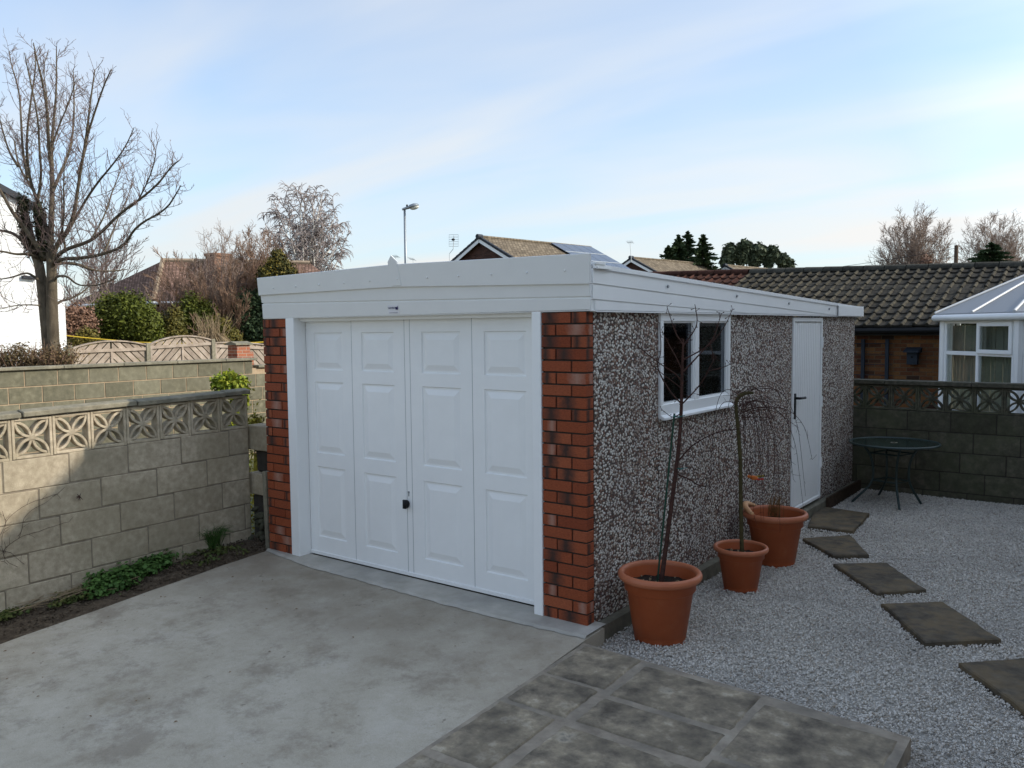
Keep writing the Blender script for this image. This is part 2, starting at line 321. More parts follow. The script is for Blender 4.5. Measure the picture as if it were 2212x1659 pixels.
M['slab_edge'] = m_mottle('slab_edge_concrete', [(.3, (.12, .11, .08)), (.55, (.19, .175, .13)), (.8, (.26, .24, .19))], 12, bump=.004, bs=60)
def wallbrick(name, stops, mortar, sx=.225, sz=.075, bias=0.):
    k = NT(name); b = k.n('ShaderNodeTexBrick'); m = k.n('ShaderNodeMapping'); cm = k.n('ShaderNodeCombineXYZ'); sp = k.n('ShaderNodeSeparateXYZ')
    k.l(k.pos, sp.inputs[0]); k.l(k.math('ADD', sp.outputs[0], sp.outputs[1]), cm.inputs[0]); k.l(sp.outputs[2], cm.inputs[1]); k.l(cm.outputs[0], b.inputs['Vector'])
    b.inputs['Scale'].default_value = 1; b.inputs['Brick Width'].default_value = sx; b.inputs['Row Height'].default_value = sz; b.inputs['Mortar Size'].default_value = .006
    b.inputs['Color1'].default_value = (0, 0, 0, 1); b.inputs['Color2'].default_value = (1, 1, 1, 1); b.inputs['Mortar'].default_value = (.5, .5, .5, 1); b.inputs['Bias'].default_value = bias
    c = k.ramp(b.outputs['Color'], stops); c = k.mix(.5, c, k.mix(1., c, k.ramp(k.noise(30, 6), [(.3, .5), (.7, 1.5)]), 'MULTIPLY'))
    c = k.mix(b.outputs['Fac'], c, mortar); k.bump(k.math('SUBTRACT', 1., b.outputs['Fac']), .006)
    return k.fin(c, .9, .2)
M['brick_bungalow'] = wallbrick('brown_orange_brickwork', [(0, (.035, .022, .016)), (.18, (.11, .042, .020)), (.5, (.165, .064, .025)), (.8, (.20, .092, .034)), (1, (.09, .03, .018))], (.13, .095, .06))
M['brick_gable'] = wallbrick('dark_red_brickwork', [(0, (.06, .028, .022)), (.5, (.085, .04, .03)), (1, (.115, .055, .04))], (.10, .075, .06))
M['brick_red'] = wallbrick('red_garden_brickwork', [(0, (.28, .09, .05)), (.5, (.36, .13, .07)), (1, (.25, .07, .04))], (.4, .33, .26))
M['brick_white'] = wallbrick('white_painted_brickwork', [(0, (.76, .755, .74)), (1, (.84, .835, .82))], (.72, .71, .69))
M['render_host'] = m_plain('brown_brick_render', (.36, .29, .22), .9, .2)
def m_tile(name, stops, bump, rw=.3, rh=.3, axis='y', rough=.9):
    """small interlocking tiles for far roofs, run in the roof's own plane"""
    k = NT(name); sp = k.n('ShaderNodeSeparateXYZ'); k.l(k.pos, sp.inputs[0]); cm = k.n('ShaderNodeCombineXYZ')
    k.l(k.math('ADD', sp.outputs[0], sp.outputs[1]), cm.inputs[0]); k.l(k.math('MULTIPLY', sp.outputs[2], 2.), cm.inputs[1])
    b = k.n('ShaderNodeTexBrick'); b.offset = 0; k.l(cm.outputs[0], b.inputs['Vector']); b.inputs['Scale'].default_value = 1; b.inputs['Brick Width'].default_value = rw; b.inputs['Row Height'].default_value = rh; b.inputs['Mortar Size'].default_value = .02
    b.inputs['Color1'].default_value = (0, 0, 0, 1); b.inputs['Color2'].default_value = (1, 1, 1, 1)
    c = k.ramp(b.outputs['Color'], stops); c = k.mix(.6, c, k.mix(1., c, k.ramp(k.noise(4, 8, .75), [(.3, .4), (.7, 1.6)]), 'MULTIPLY'))
    c = k.mix(k.math('MULTIPLY', b.outputs['Fac'], .6), c, (.05, .035, .028)); k.bump(k.math('SUBTRACT', 1., b.outputs['Fac']), bump)
    return k.fin(c, rough, .2)
M['tile_tan'] = m_tile('lichened_tan_tiles', [(0, (.13, .10, .065)), (.5, (.175, .135, .09)), (1, (.23, .18, .12))], .05)
M['tile_red'] = m_tile('weathered_red_brown_tiles', [(0, (.19, .115, .085)), (.5, (.27, .165, .125)), (1, (.35, .22, .17))], .03, .17, .11)
def pan_mat(name, stops):
    k = NT(name); c = k.ramp(k.noise(12, 9, .7), stops); c = k.mix(1., c, k.ramp(k.isl, [(0, .7), (1, 1.3)]), 'MULTIPLY')
    c = k.mix(k.ramp(k.noise(5, 8, .8), [(.60, 0.), (.70, .45)]), c, (.15, .14, .09)); k.bump(k.noise(40, 7, .75), .01); return k.fin(c, .95, .15)
M['pan'] = pan_mat('mossy_grey_pantiles', [(.3, (.018, .016, .013)), (.5, (.036, .032, .025)), (.75, (.07, .062, .046))])
M['pan_red'] = pan_mat('red_pantiles', [(.3, (.035, .016, .011)), (.5, (.058, .024, .016)), (.75, (.09, .038, .025))])
M['ridge'] = pan_mat('dark_ridge_tiles', [(.3, (.035, .033, .027)), (.6, (.07, .066, .052)), (.8, (.11, .10, .08))])
M['solar'] = m_plain('solar_glass', (.035, .05, .08), .12, .9)
M['slate_edge'] = m_plain('dark_verge_tiles', (.03, .033, .04), .7, .3)
def opal():
    k = NT('opal_polycarbonate'); tl = k.n('ShaderNodeBsdfTranslucent'); tl.inputs['Color'].default_value = (.6, .62, .64, 1); ms = k.n('ShaderNodeMixShader'); ms.inputs[0].default_value = .5
    m = k.fin((.42, .44, .47), .35, .4); k.l(k.p.outputs[0], ms.inputs[1]); k.l(tl.outputs[0], ms.inputs[2]); k.l(ms.outputs[0], k.o.inputs[0]); return m
M['poly_roof'] = opal()
M['rope'] = m_plain('yellow_rope', (.55, .38, .03), .6, .3)
M['orange'] = m_plain('orange_paint', (.7, .18, .03), .5, .4)
M['yellow'] = m_plain('yellow_paint', (.7, .5, .05), .5, .4)
M['red'] = m_plain('red_paint', (.55, .04, .03), .5, .4)
M['ink'] = m_plain('dark_blue_ink', (.02, .015, .09), .5, .3)
M['sticker'] = m_plain('white_sticker', (.84, .83, .86), .3, .5)
M['string'] = m_plain('teal_garden_twine', (.02, .14, .12), .7, .2)
M['blind'] = m_plain('vertical_blind_fabric', (.17, .165, .13), .8, .2)
M['bird_box'] = m_plain('dark_bird_box_paint', (.028, .035, .045), .8, .2, var=.2)
def glass_mat(name, tint=(.75, .8, .8)):
    k = NT(name); t = k.t; gl = k.n('ShaderNodeBsdfGlossy'); gl.inputs['Roughness'].default_value = .02; gl.inputs['Color'].default_value = (1, 1, 1, 1)
    tr = k.n('ShaderNodeBsdfTransparent'); tr.inputs['Color'].default_value = lin(tint); fr = k.n('ShaderNodeFresnel'); k.l(k.math('SUBTRACT', 1.5, k.math('MULTIPLY', k.g.outputs['Backfacing'], 1.5-1/1.5)), fr.inputs['IOR'])
    ms = k.n('ShaderNodeMixShader'); k.l(fr.outputs[0], ms.inputs[0]); k.l(tr.outputs[0], ms.inputs[1]); k.l(gl.outputs[0], ms.inputs[2]); k.l(ms.outputs[0], k.o.inputs[0]); return k.m
M['bar_grey'] = m_plain('off_white_glazing_bar', (.62, .63, .63), .5, .3); M['glass'] = glass_mat('window_glass', (.92, .95, .94)); M['glass_dark'] = glass_mat('tinted_window_glass', (.55, .60, .66)); M['glass_table'] = glass_mat('table_glass', (.03, .06, .05))
# ------------------------------------------------------------------ ground
mb = MB(); Z0 = -.42
mb.ngon([(-400, -60, Z0), (300, -60, Z0), (300, 500, Z0), (-400, 500, Z0)])
tag(mb.build('ground', M['ground']), kind='structure')
AD = .06
def dz(y): return AD*min(y, 0)
# driveway: sloping concrete sheet with thickness
pL = [ondrive(0, 1398), ondrive(250, 1300), ondrive(585, 1187)]
xl = lambda y: -3.17+.03*y*0
mb = MB(); P = []
rng = random.Random(3)
ys = np.linspace(-7.5, .02, 60)
left = [(-3.17+.055*max(0, -y-.6)+.005*sin(y*7)+.006*rng.uniform(-1, 1), y, dz(y)) for y in ys]; right = [(.085+.004*sin(y*7), y, dz(y)) for y in ys]
n = mb.pts([p for pr in zip(left, right) for p in pr])
for i in range(len(ys)-1): mb.face((n+2*i, n+2*i+1, n+2*i+3, n+2*i+2))
m_ = mb.pts([(p[0], p[1], -1.) for p in left])
for i in range(len(ys)-1): mb.face((m_+i, n+2*i, n+2*i+2, m_+i+1))
m2 = mb.pts([(p[0], p[1], -1.) for p in right])
for i in range(len(ys)-1): mb.face((n+2*i+1, m2+i, m2+i+1, n+2*i+3))
tag(mb.build('driveway', M['concrete']), kind='structure')
# crack across the driveway as a narrow open joint filled with dirt
cm_ = MB(); ca, cb = ondrive(234, 1317, AD), ondrive(458, 1398, AD)
pts = [ca+(cb-ca)*t+np.array([rng.uniform(-.012, .012), rng.uniform(-.012, .012), 0]) for t in np.linspace(0, 1, 14)]
# garage slab and apron
mb = MB(); mb.box(-3.2, .02, -.6, .06, 5.93, -.004)
tag(mb.build('garage_base_slab', M['slab_edge']), kind='structure')
mb = MB(); xs = np.linspace(-3.17, .075, 60); A = []; B = []
for i, x in enumerate(xs):
    w = -.19+.02*sin(x*2.1)+.008*rng.uniform(-1, 1); w *= min(1, .35+(x+3.17)*.9)
    A.append((x, w, dz(w)+.004)); B.append((x, .06, .012))
n = mb.pts(A); mid = mb.pts([(a[0], a[1]+.02, a[2]+.014) for a in A]); m_ = mb.pts(B)
for i in range(len(xs)-1): mb.face((n+i, n+i+1, mid+i+1, mid+i)); mb.face((mid+i, mid+i+1, m_+i+1, m_+i))
tag(mb.build('apron', M['apron'], smooth=False), kind='structure')
# patio
mb = MB(); mb.box(.10, -6, -.9, 1.9, -.24, -.001)
o = mb.build('patio', M['mortar_bed']); tag(o, kind='structure')
me = o.data
for v in me.vertices:
    if v.co.z > -.1: v.co.z += AD*.75*v.co.y
    if v.co.y > -1: v.co.y += -.055*(v.co.x-.1)
flags = [(.135, -.68, .50, -.275), (.13, -1.035, .485, -.715), (.13, -1.6, .46, -1.075), (.13, -2.5, .47, -1.66),
         (.555, -.715, 1.205, -.335), (.55, -1.035, 1.20, -.77), (.53, -1.62, 1.19, -1.10), (.53, -2.4, 1.2, -1.68), (1.24, -.95, 1.86, -.40), (1.23, -1.6, 1.85, -.99), (1.24, -2.5, 1.86, -1.66)]
def slab(P, ztop, th, seed, amp=.012, n=10, tilt=0., lift=0.004):
    """riven slab with an uneven edge; P four corners (x,y)"""
    r = random.Random(seed); ring = []
    for i in range(4):
        a = np.array(P[i]); b = np.array(P[(i+1) % 4])
        for t in np.linspace(0, 1, n, endpoint=False):
            q = a+(b-a)*t; nn = np.array([(b-a)[1], -(b-a)[0]]); nn = nn/np.linalg.norm(nn)
            ring.append(q+nn*r.uniform(-amp, amp)*(.5 if t else 1))
    c = np.mean(ring, axis=0); mb = MB()
    f = lambda q: ztop(q[1]) if callable(ztop) else ztop
    a = mb.pts([(q[0], q[1], f(q)-th) for q in ring]); b = mb.pts([(q[0], q[1], f(q)-.006) for q in ring])
    d = mb.pts([(*(q+(c-q)*.035), f(q)+lift*.3) for q in ring]); e = mb.pts([(c[0], c[1], f(c)+lift*.3)]); k = len(ring)
    for i in range(k):
        j = (i+1) % k; mb.face((a+j, a+i, b+i, b+j)); mb.face((b+j, b+i, d+i, d+j)); mb.face((d+j, d+i, e))
    return mb
for i, (x0, y0, x1, y1) in enumerate(flags):
    slab([(x0, y1-.055*(x0-.1)*0), (x0, y0), (x1, y0), (x1, y1)], lambda y: AD*.75*y+.007, .03, 20+i, .008).build('flagstone', M['flag'], o)
# gravel bed
GZ = -.10
mb = MB(); mb.ngon([(.062, -.22, GZ-.012), (1.88, -.3, GZ-.012), (1.88, -6, GZ-.012), (6.4, -6, GZ-.012), (6.4, 6.1, GZ-.012), (.062, 6.1, GZ-.012)])
tag(mb.build('gravel_bed', M['gravel_bed']), kind='structure')
stones = [[(1745, 1135), (1765, 1092), (1878, 1108), (1842, 1146)], [(1733, 1162), (1782, 1150), (1838, 1155), (1875, 1197), (1800, 1199)], [(1802, 1217), (1915, 1214), (1998, 1272), (1892, 1279)],
          [(1906, 1303), (2035, 1298), (2160, 1379), (1998, 1386)], [(2070, 1430), (2250, 1418), (2420, 1560), (2230, 1545)]]
SLZ = GZ+.035
spoly = []
slabels = ['brown stepping stone beside the side door threshold', 'small stepping stone between the door stone and the middle of the path', 'stepping stone with ochre streaks in the middle of the curving path', 'large dark grey stepping stone second nearest on the gravel', 'darkest stepping stone cut off by the right edge of the photo']
for i, pp in enumerate(stones):
    Q = [onz(x, y, SLZ)[:2] for x, y in pp]
    if len(Q) == 5: Q5 = Q; Q = [Q[0], Q[2], Q[3], Q[4]]
    ar = sum(Q[k][0]*Q[(k+1) % 4][1]-Q[(k+1) % 4][0]*Q[k][1] for k in range(4))
    if ar < 0: Q = Q[::-1]
    spoly.append(np.array(Q))
    s_ = slab(Q, SLZ, .05, 50+i, .010, 8)
    tag(s_.build('stepping_stone', M['step'], loc=(*np.mean(Q, axis=0), GZ)), slabels[i], 'paving stone', 'stepping stones across the gravel')
def inpoly(X, Y, Q, grow=0.):
    c = Q.mean(axis=0); Q = c+(Q-c)*(1+grow); r = np.ones(len(X), bool)
    for i in range(len(Q)):
        a, b = Q[i], Q[(i+1) % len(Q)]; r &= ((b[0]-a[0])*(Y-a[1])-(b[1]-a[1])*(X-a[0])) >= 0
    return r
def icosa():
    t = (1+sqrt(5))/2; V = np.array([(-1, t, 0), (1, t, 0), (-1, -t, 0), (1, -t, 0), (0, -1, t), (0, 1, t), (0, -1, -t), (0, 1, -t), (t, 0, -1), (t, 0, 1), (-t, 0, -1), (-t, 0, 1)], float)
    F = np.array([(0, 11, 5), (0, 5, 1), (0, 1, 7), (0, 7, 10), (0, 10, 11), (1, 5, 9), (5, 11, 4), (11, 10, 2), (10, 7, 6), (7, 1, 8), (3, 9, 4), (3, 4, 2), (3, 2, 6), (3, 6, 8), (3, 8, 9), (4, 9, 5), (2, 4, 11), (6, 2, 10), (8, 6, 7), (9, 8, 1)])
    return V/np.linalg.norm(V[0]), F
def scatter_rocks(name, X, Y, Z, R, mat, seed, parent=None, flat=.62):
    g = np.random.default_rng(seed); V0, F0 = icosa(); n = len(X)
    V = V0[None]*(1+g.uniform(-.28, .28, (n, 12, 1))); V = V*g.uniform(.7, 1.25, (n, 1, 3)); V[:, :, 2] *= flat
    q = g.normal(size=(n, 4)); q[:, 1:3] *= .55; q /= np.linalg.norm(q, axis=1)[:, None]
    w, x, y, z = q.T
    Rm = np.stack([1-2*(y*y+z*z), 2*(x*y-z*w), 2*(x*z+y*w), 2*(x*y+z*w), 1-2*(x*x+z*z), 2*(y*z-x*w), 2*(x*z-y*w), 2*(y*z+x*w), 1-2*(x*x+y*y)], 1).reshape(n, 3, 3)
    V = np.einsum('nij,nkj->nki', Rm, V)*R[:, None, None]+np.stack([X, Y, Z], 1)[:, None]
    F = F0[None]+(np.arange(n)*12)[:, None, None]
    return npmesh(name, V.reshape(-1, 3), F.reshape(-1, 3), mat, parent)
g = np.random.default_rng(5)
n = 150000
X = g.uniform(.065, 2.85, n); Y = g.uniform(-1.6, 6.0, n)
keep = (X < 2.72+.02*Y) & ~((X < 1.90) & (Y < -.245-.055*(X-.1))) & (X > .065)
keep &= g.uniform(size=n) < np.where(Y < 2.4, 1., .8)
for Q in spoly: keep &= ~inpoly(X, Y, Q, .0)
for cx, cy, rr in ((.31, .32, .14), (.345, 1.56, .105), (.31, 2.38, .14)): keep &= (X-cx)**2+(Y-cy)**2 > rr*rr
X, Y = X[keep], Y[keep]; R = g.uniform(.0038, .0082, len(X))*np.where(Y > 2.4, 1.1, 1.)
Z = GZ-.003+g.uniform(0, .009, len(X))+.004*np.sin(X*3.1+1)*np.sin(Y*2.3)
tag(scatter_rocks('gravel', X, Y, Z, R, M['gravel'], 6), 'pale grey limestone gravel covering the yard beside the garage', 'gravel', kind='stuff')
# slab edge kerb and dark board along the garage side
mb = MB(); mb.box(.064, 4.62, -.2, .088, 5.93, .03)
tag(mb.build('edging_board', M['timber_dark'], loc=(.076, 5.3, -.1), bevel=.002), 'dark wet board edging the gravel by the far end of the garage', 'board')
# ------------------------------------------------------------------ soil strip, weeds
mb = MB(); nx, ny = 8, 60; P = []
for j in range(ny+1):
    y = -5+5.25*j/ny
    for i in range(nx+1):
        x = -3.66+(.50+.055*max(0, -y-.6))*i/nx; P.append((x, y, dz(y)-.02+.035*(1-i/nx)+.02*rng.uniform(-1, 1)*(1 if i < nx else 0)))
n = mb.pts(P)
for j in range(ny):
    for i in range(nx): a = n+j*(nx+1)+i; mb.face((a, a+1, a+nx+2, a+nx+1))
tag(mb.build('soil_strip', M['soil'], smooth=True), kind='structure')
def leaf_cloud(name, centers, radii, n, size, mat, seed, parent=None, up=.3, loc=None, shell=.45, asp=.55, flatz=None, core=0.):
    """small folded leaves spread through lumpy ellipsoids; centers (k,3), radii (k,3)"""
    g = np.random.default_rng(seed); C = np.array(centers, float); Rr = np.array(radii, float)
    if Rr.ndim == 1: Rr = np.repeat(Rr[:, None], 3, 1)
    vol = (Rr.prod(1))**(2/3); idx = g.choice(len(C), n, p=vol/vol.sum())
    d = g.normal(size=(n, 3)); d /= np.linalg.norm(d, axis=1)[:, None]
    rad = shell+(1-shell)*g.uniform(size=n)**.6; rad *= 1+.16*g.normal(size=n)
    P = C[idx]+d*Rr[idx]*rad[:, None]
    nn = d*.8+g.normal(size=(n, 3))*.7; nn[:, 2] += up; nn /= np.linalg.norm(nn, axis=1)[:, None]
    a = np.cross(nn, g.normal(size=(n, 3))); a /= np.linalg.norm(a, axis=1)[:, None]+1e-9; b = np.cross(nn, a)
    s = size*g.uniform(.6, 1.4, n)[:, None]
    V = np.stack([P-a*s, P-b*s*asp+nn*s*.12, P+a*s, P+b*s*asp+nn*s*.12], 1)
    F = np.arange(n*4).reshape(n, 4)
    V = V.reshape(-1, 3)
    if flatz is not None: V = V[:]; V[:, 2] = np.maximum(V[:, 2], flatz)
    if core:
        V0, F0 = icosa(); VS = [V]; nb = len(V); FS = []
        for c, r in zip(C, Rr):
            vv = c+V0*r*core; VS.append(vv); FS.append(np.concatenate([F0+nb, (F0+nb)[:, 2:3]], 1)); nb += 12
        # cores as triangles turned to degenerate-free quads is unsafe: use tris for all
        T = np.concatenate([F[:, [0, 1, 2]], F[:, [0, 2, 3]]]+[f[:, :3] for f in FS]); return npmesh(name, np.concatenate(VS), T, mat, parent, loc=loc)
    return npmesh(name, V, F, mat, parent, loc=loc)
C = []; R_ = []
for i in range(34):
    t = rng.uniform(0, 1); q = ondrive(195+190*t, 1276-66*t+rng.uniform(-20, 26)*(1-.5*t), AD); C.append((q[0], q[1], q[2]+.06)); R_.append((.095, .12, .075))
tag(leaf_cloud('weed_patch', C, R_, 5200, .016, M['leaf_weed'], 11, up=1.6, shell=.2, asp=.9), 'patch of round leaved green weeds along the foot of the left wall', 'weeds', kind='stuff')
C = []; R_ = []
for i in range(60):
    u = rng.choice([rng.uniform(0, 60), rng.uniform(120, 200), rng.uniform(400, 530)]); v = 1335-.28*u+rng.uniform(-22, 14); q = ondrive(u, v, AD); C.append((q[0], q[1], q[2]+.03)); R_.append((.06, .08, .025))
tag(leaf_cloud('sparse_weeds', C, R_, 2200, .013, leaf_mat('mossy_weed', (.05, .075, .015), (.13, .12, .03), (.05, .08, .02)), 12, up=1.6, shell=.1, asp=.7), 'sparse mossy olive weeds scattered on the soil strip', 'weeds', kind='stuff')
segs = []
for i in range(70):
    u = rng.uniform(20, 235); v = 1335-.25*u+rng.uniform(-18, 12); q = ondrive(u, v, AD); a = radians(rng.uniform(50, 110)); l = rng.uniform(.06, .3)
    q2 = q+np.array([cos(a)*l, sin(a)*l, 0]); segs.append((q[0], q[1], q[2]+.035+rng.uniform(0, .03), q2[0], q2[1], q2[2]+.035+rng.uniform(0, .05)+AD*l, .0022, .0015))
V, F = segtubes(segs, 4); tag(npmesh('dead_stalks', V, F, M['straw']), 'tangle of dead straw coloured stalks on the soil strip', 'dead stalks', kind='stuff')
q = ondrive(455, 1188, AD); segs = []
for i in range(520):
    a = rng.uniform(0, 2*pi); l = rng.uniform(.10, .24); p = np.array([q[0]+rng.gauss(0, .03), q[1]+rng.gauss(0, .03), q[2]+.02]); lean = rng.uniform(.1, .9)
    p1 = p+np.array([cos(a)*lean*l*.5, sin(a)*lean*l*.5, l*.7]); p2 = p1+np.array([cos(a)*lean*l*.6, sin(a)*lean*l*.6, l*(.35-.5*lean)])
    segs.append((*p, *p1, .0025, .002)); segs.append((*p1, *p2, .002, .0006))
V, F = segtubes(segs, 3); tag(npmesh('grass_tuft', V, F, M['leaf_weed'], loc=q), 'dark green tuft of grass near the left end of the garage front', 'grass tuft')
n = 900; X = g.uniform(-3.6, -3.2, n); Y = g.uniform(-2.6, .2, n); Z = np.array([dz(y) for y in Y])-.005+.03*(-3.2-X)/.45
tag(scatter_rocks('soil_crumbs', X, Y, Z, g.uniform(.004, .014, n), M['soil'], 8), 'crumbs of dark soil and grit on the strip below the left wall', 'soil', kind='stuff')
r = random.Random(91); segs = []
lv = MB()
for i in range(110):
    if i < 55: x, y = r.uniform(-3.1, -.1), r.uniform(-2.6, -.25); z = dz(y)+.003; x = -3.1+(x+3.1)*r.random()
    else: x, y = r.uniform(.1, 2.5), r.uniform(.1, 5.9); z = GZ+.012; x = .1+(x-.1)*r.random(); 
    a = r.uniform(0, 6.28); l = r.uniform(.004, .012); d = np.array([cos(a), sin(a), 0])*l; e = np.array([-sin(a), cos(a), 0])*l*.5; c = np.array([x, y, z])
    n = lv.pts([c-d, c-e+[0, 0, l*.4], c+d+[0, 0, l*.2], c+e+[0, 0, l*.5]]); lv.face((n, n+1, n+2, n+3))
tag(lv.build('leaf_litter', m_plain('dry_leaf', (.20, .12, .06), .8, .2, var=.4)), 'tiny dry leaf fragments scattered over the drive and gravel', 'leaf litter', kind='stuff')
# ------------------------------------------------------------------ walls of blocks
def block_course(mb, axis, a0, a1, z0, z1, f0, f1, off, r, bl=.44, j=.010, tiltz=0.):
    """blocks along an axis ('y' at x in f0..f1 or 'x' at y in f0..f1)"""
    p = a0-off
    while p < a1-.02:
        s, e = max(p, a0)+j/2, min(p+bl, a1)-j/2
        if e-s > .03:
            k = r.uniform(-.0015, .0015); zz = tiltz*(s+e)/2
            if axis == 'y': mb.box(f0+k, s, z0+j/2+zz, f1+k, e, z1-j/2+zz)
            else: mb.box(s, f0+k, z0+j/2+zz, e, f1+k, z1-j/2+zz)
        p += bl
def screen_block(w, h, d):
    """pierced block centred at the origin, face in the xz plane"""
    mb = MB(); t = .02; d2 = d/2
    mb.box(-w/2, -d2, -h/2, -w/2+t, d2, h/2); mb.box(w/2-t, -d2, -h/2, w/2, d2, h/2)
    mb.box(-w/2+t, -d2, -h/2, w/2-t, d2, -h/2+t); mb.box(-w/2+t, -d2, h/2-t, w/2-t, d2, h/2)
    iw, ih = w/2-t, h/2-t
    for k in range(4):
        pr = .0025+.0018*k; pts_ = []
        for i in range(17):
            a = pi*i/16; pts_.append((cos(a), sin(a)))
        s = 1 if k in (0, 2) else -1
        def P(c, q, rr):
            x, z = c*rr, q*rr
            if k == 0: return (x*iw, -ih+z*ih)
            if k == 1: return (x*iw, ih-z*ih)
            if k == 2: return (-iw+z*iw, x*ih)
            return (iw-z*iw, x*ih)
        for i in range(16):
            a, b = pts_[i], pts_[i+1]; q = [P(*a, .86), P(*b, .86), P(*b, 1.02), P(*a, 1.02)]
            n = mb.pts([(x, -d2+pr+.004, z) for x, z in q]+[(x, d2-pr-.004, z) for x, z in q])
            for f in ((0, 1, 2, 3), (7, 6, 5, 4), (0, 4, 5, 1), (2, 6, 7, 3)): mb.face([n+c for c in f])
    return mb
# left wall: front face at X = -3.6
lw = thing('garden_wall', 'low grey block wall with pierced blocks left of the driveway', 'wall', (-3.65, -1.2, -.1))
XF = -3.6; TL = .02; r = random.Random(9)
core = MB(); core.prism([(XF-.006, -3.2, -.5), (XF-.006, .10, -.5), (XF-.006, .10, 1.0+TL*.1), (XF-.006, -3.2, 1.0-TL*3.2)], (-.085, 0, 0)); core.build('mortar', M['mortar_grey'], lw)
mb = MB()
for c, off in zip(range(6), (.05, .27, .13, .36, .07, .3)):
    block_course(mb, 'y', -3.2, .10, 1.0-.225*(c+1), 1.0-.225*c, XF-.1, XF, off, r, .45, .009, TL)
mb.build('blockwork', M['block'], lw, bevel=.004)
mb = MB()
for i, (a, b) in enumerate([(-3.25, -1.76), (-1.755, -.92), (-.915, -.13), (-.125, .125)]):
    zo = .004*(i % 2)+TL*(a+b)/2; k = .006*((i*7) % 3); s = TL*(b-a)/2
    mb.prism([(XF-.115, a, 1.29+zo-s+.004), (XF+.02+k, a, 1.29+zo-s+.004), (XF+.02+k, a, 1.33+zo-s), (XF-.06, a, 1.345+zo-s), (XF-.115, a, 1.33+zo-s)], (0, b-a-.006, 2*s))
mb.build('coping', M['coping'], lw, bevel=.005)
sb0 = None
for i in range(11):
    yc = .10-.138-.2755*i
    if sb0 is None:
        m_ = screen_block(.272, .288, .095)
        m_.v = [(-y, x, z) for x, y, z in m_.v]
        me = bpy.data.meshes.new('screen_block'); me.from_pydata(m_.v, [], m_.f); sb0 = me; me.materials.append(M['block'])
        md = None
    o = bpy.data.objects.new('screen_block', sb0); COL.objects.link(o); o.parent = lw; o.location = Vector((XF-.05, yc, 1.0+.145+TL*yc))-Vector(lw.location)
    bv = o.modifiers.new('bevel', 'BEVEL'); bv.width = .003; bv.limit_method = 'ANGLE'; bv.angle_limit = radians(50)
# broken pier of blocks at the end of the left wall
bp = thing('broken_pier', 'crumbling stack of rough blocks between the left wall and the garage', 'wall end', (-3.5, .2, 0))
for q in ((-3.68, .125, .80, -3.34, .30, 1.02), (-3.66, .13, .40, -3.30, .30, .595)): mb = MB(); mb.box(*q); mb.build('pier_block', M['block'], bp, bevel=.012, seg=2)
mb = MB(); mb.box(-3.66, .16, -.2, -3.36, .34, .40); mb.box(-3.62, .18, .595, -3.36, .33, .80); mb.build('rubble_core', M['mortar_dark'], bp, bevel=.02)
n = 60; X = g.uniform(-3.6, -3.28, n); Y = g.uniform(.08, .2, n); Z = g.uniform(-.02, .3, n)*(1-(X+3.6)*1.5)
tag(scatter_rocks('rubble', X, Y, Z, g.uniform(.02, .045, n), M['block_dark'], 31, bp), kind='stuff')
mb = MB(); mb.box(-3.245, -.02, -.02, -3.20, .03, .66, Matrix.Rotation(radians(-1.5), 3, 'Y'), (-3.22, 0, 0))
tag(mb.build('leaning_post', M['coping'], loc=(-3.22, 0, 0), bevel=.004), 'thin grey concrete post standing against the left brick pillar', 'post')
segs = []; r = random.Random(3)
for i in range(6):
    u, v = r.uniform(-10, 60), r.uniform(1150, 1230); p = onx(u, v, XF+.006); a = r.uniform(.5, 2.4)
    for k in range(14):
        a += r.gauss(0, .22); q = p+np.array([r.uniform(-.002, .003), cos(a)*.035, abs(sin(a))*.032])
        if q[2] > .97: break
        segs.append((*p, *q, .0013, .0011)); p = q
        if r.random() < .35: b_ = a+r.choice([-.8, .8]); segs.append((*p, p[0]+.003, p[1]+cos(b_)*.05, p[2]+sin(b_)*.05, .001, .0007))
u0 = onx(172, 1072, XF+.01)
for i in range(9): a = r.uniform(0, 6.3); segs.append((*u0, u0[0]+.02, u0[1]+cos(a)*.035, u0[2]+sin(a)*.03, .004, .001))
V, F = segtubes(segs, 4); tag(npmesh('dead_creeper', V, F, M['bark_sapling'], loc=segs[0][:3]), 'dead brown creeper stems clinging to the left end of the garden wall', 'dead plant')
# second wall far left
w2 = thing('boundary_wall', 'long grey block wall with buff joints behind the left wall', 'wall', (-9.95, 2.5, -.4))
XB = -9.9; r = random.Random(4)
mb = MB(); mb.box(XB-.2, -4, -.5, XB-.008, 4.66, 1.335); mb.box(XB-.2, 4.66, -.5, XB-.008, 9, 1.20); mb.build('mortar', M['mortar_buff'], w2)
mb = MB()
for c, off in zip(range(8), (.1, .32, .18, .4, .12, .3, .2, .36)):
    z1 = 1.335-.235*c; e = 4.66 if c == 0 else 9.0
    if c: z1 = 1.335-.235*c
    block_course(mb, 'y', -4, e, z1-.235, z1, XB-.1, XB, off, r, .452, .014)
mb.build('blockwork', M['block_grey'], w2, bevel=.003)
mb = MB(); y = -4
while y < 4.7: mb.box(XB-.22, y+.003, 1.34, XB+.045, min(y+.9, 4.74)-.003, 1.385); y += .9
mb.box(XB-.22, 4.76, 1.205, XB+.04, 5.6, 1.25); mb.box(XB-.22, 5.605, 1.205, XB+.04, 6.5, 1.25); mb.build('coping', M['coping'], w2, bevel=.006)
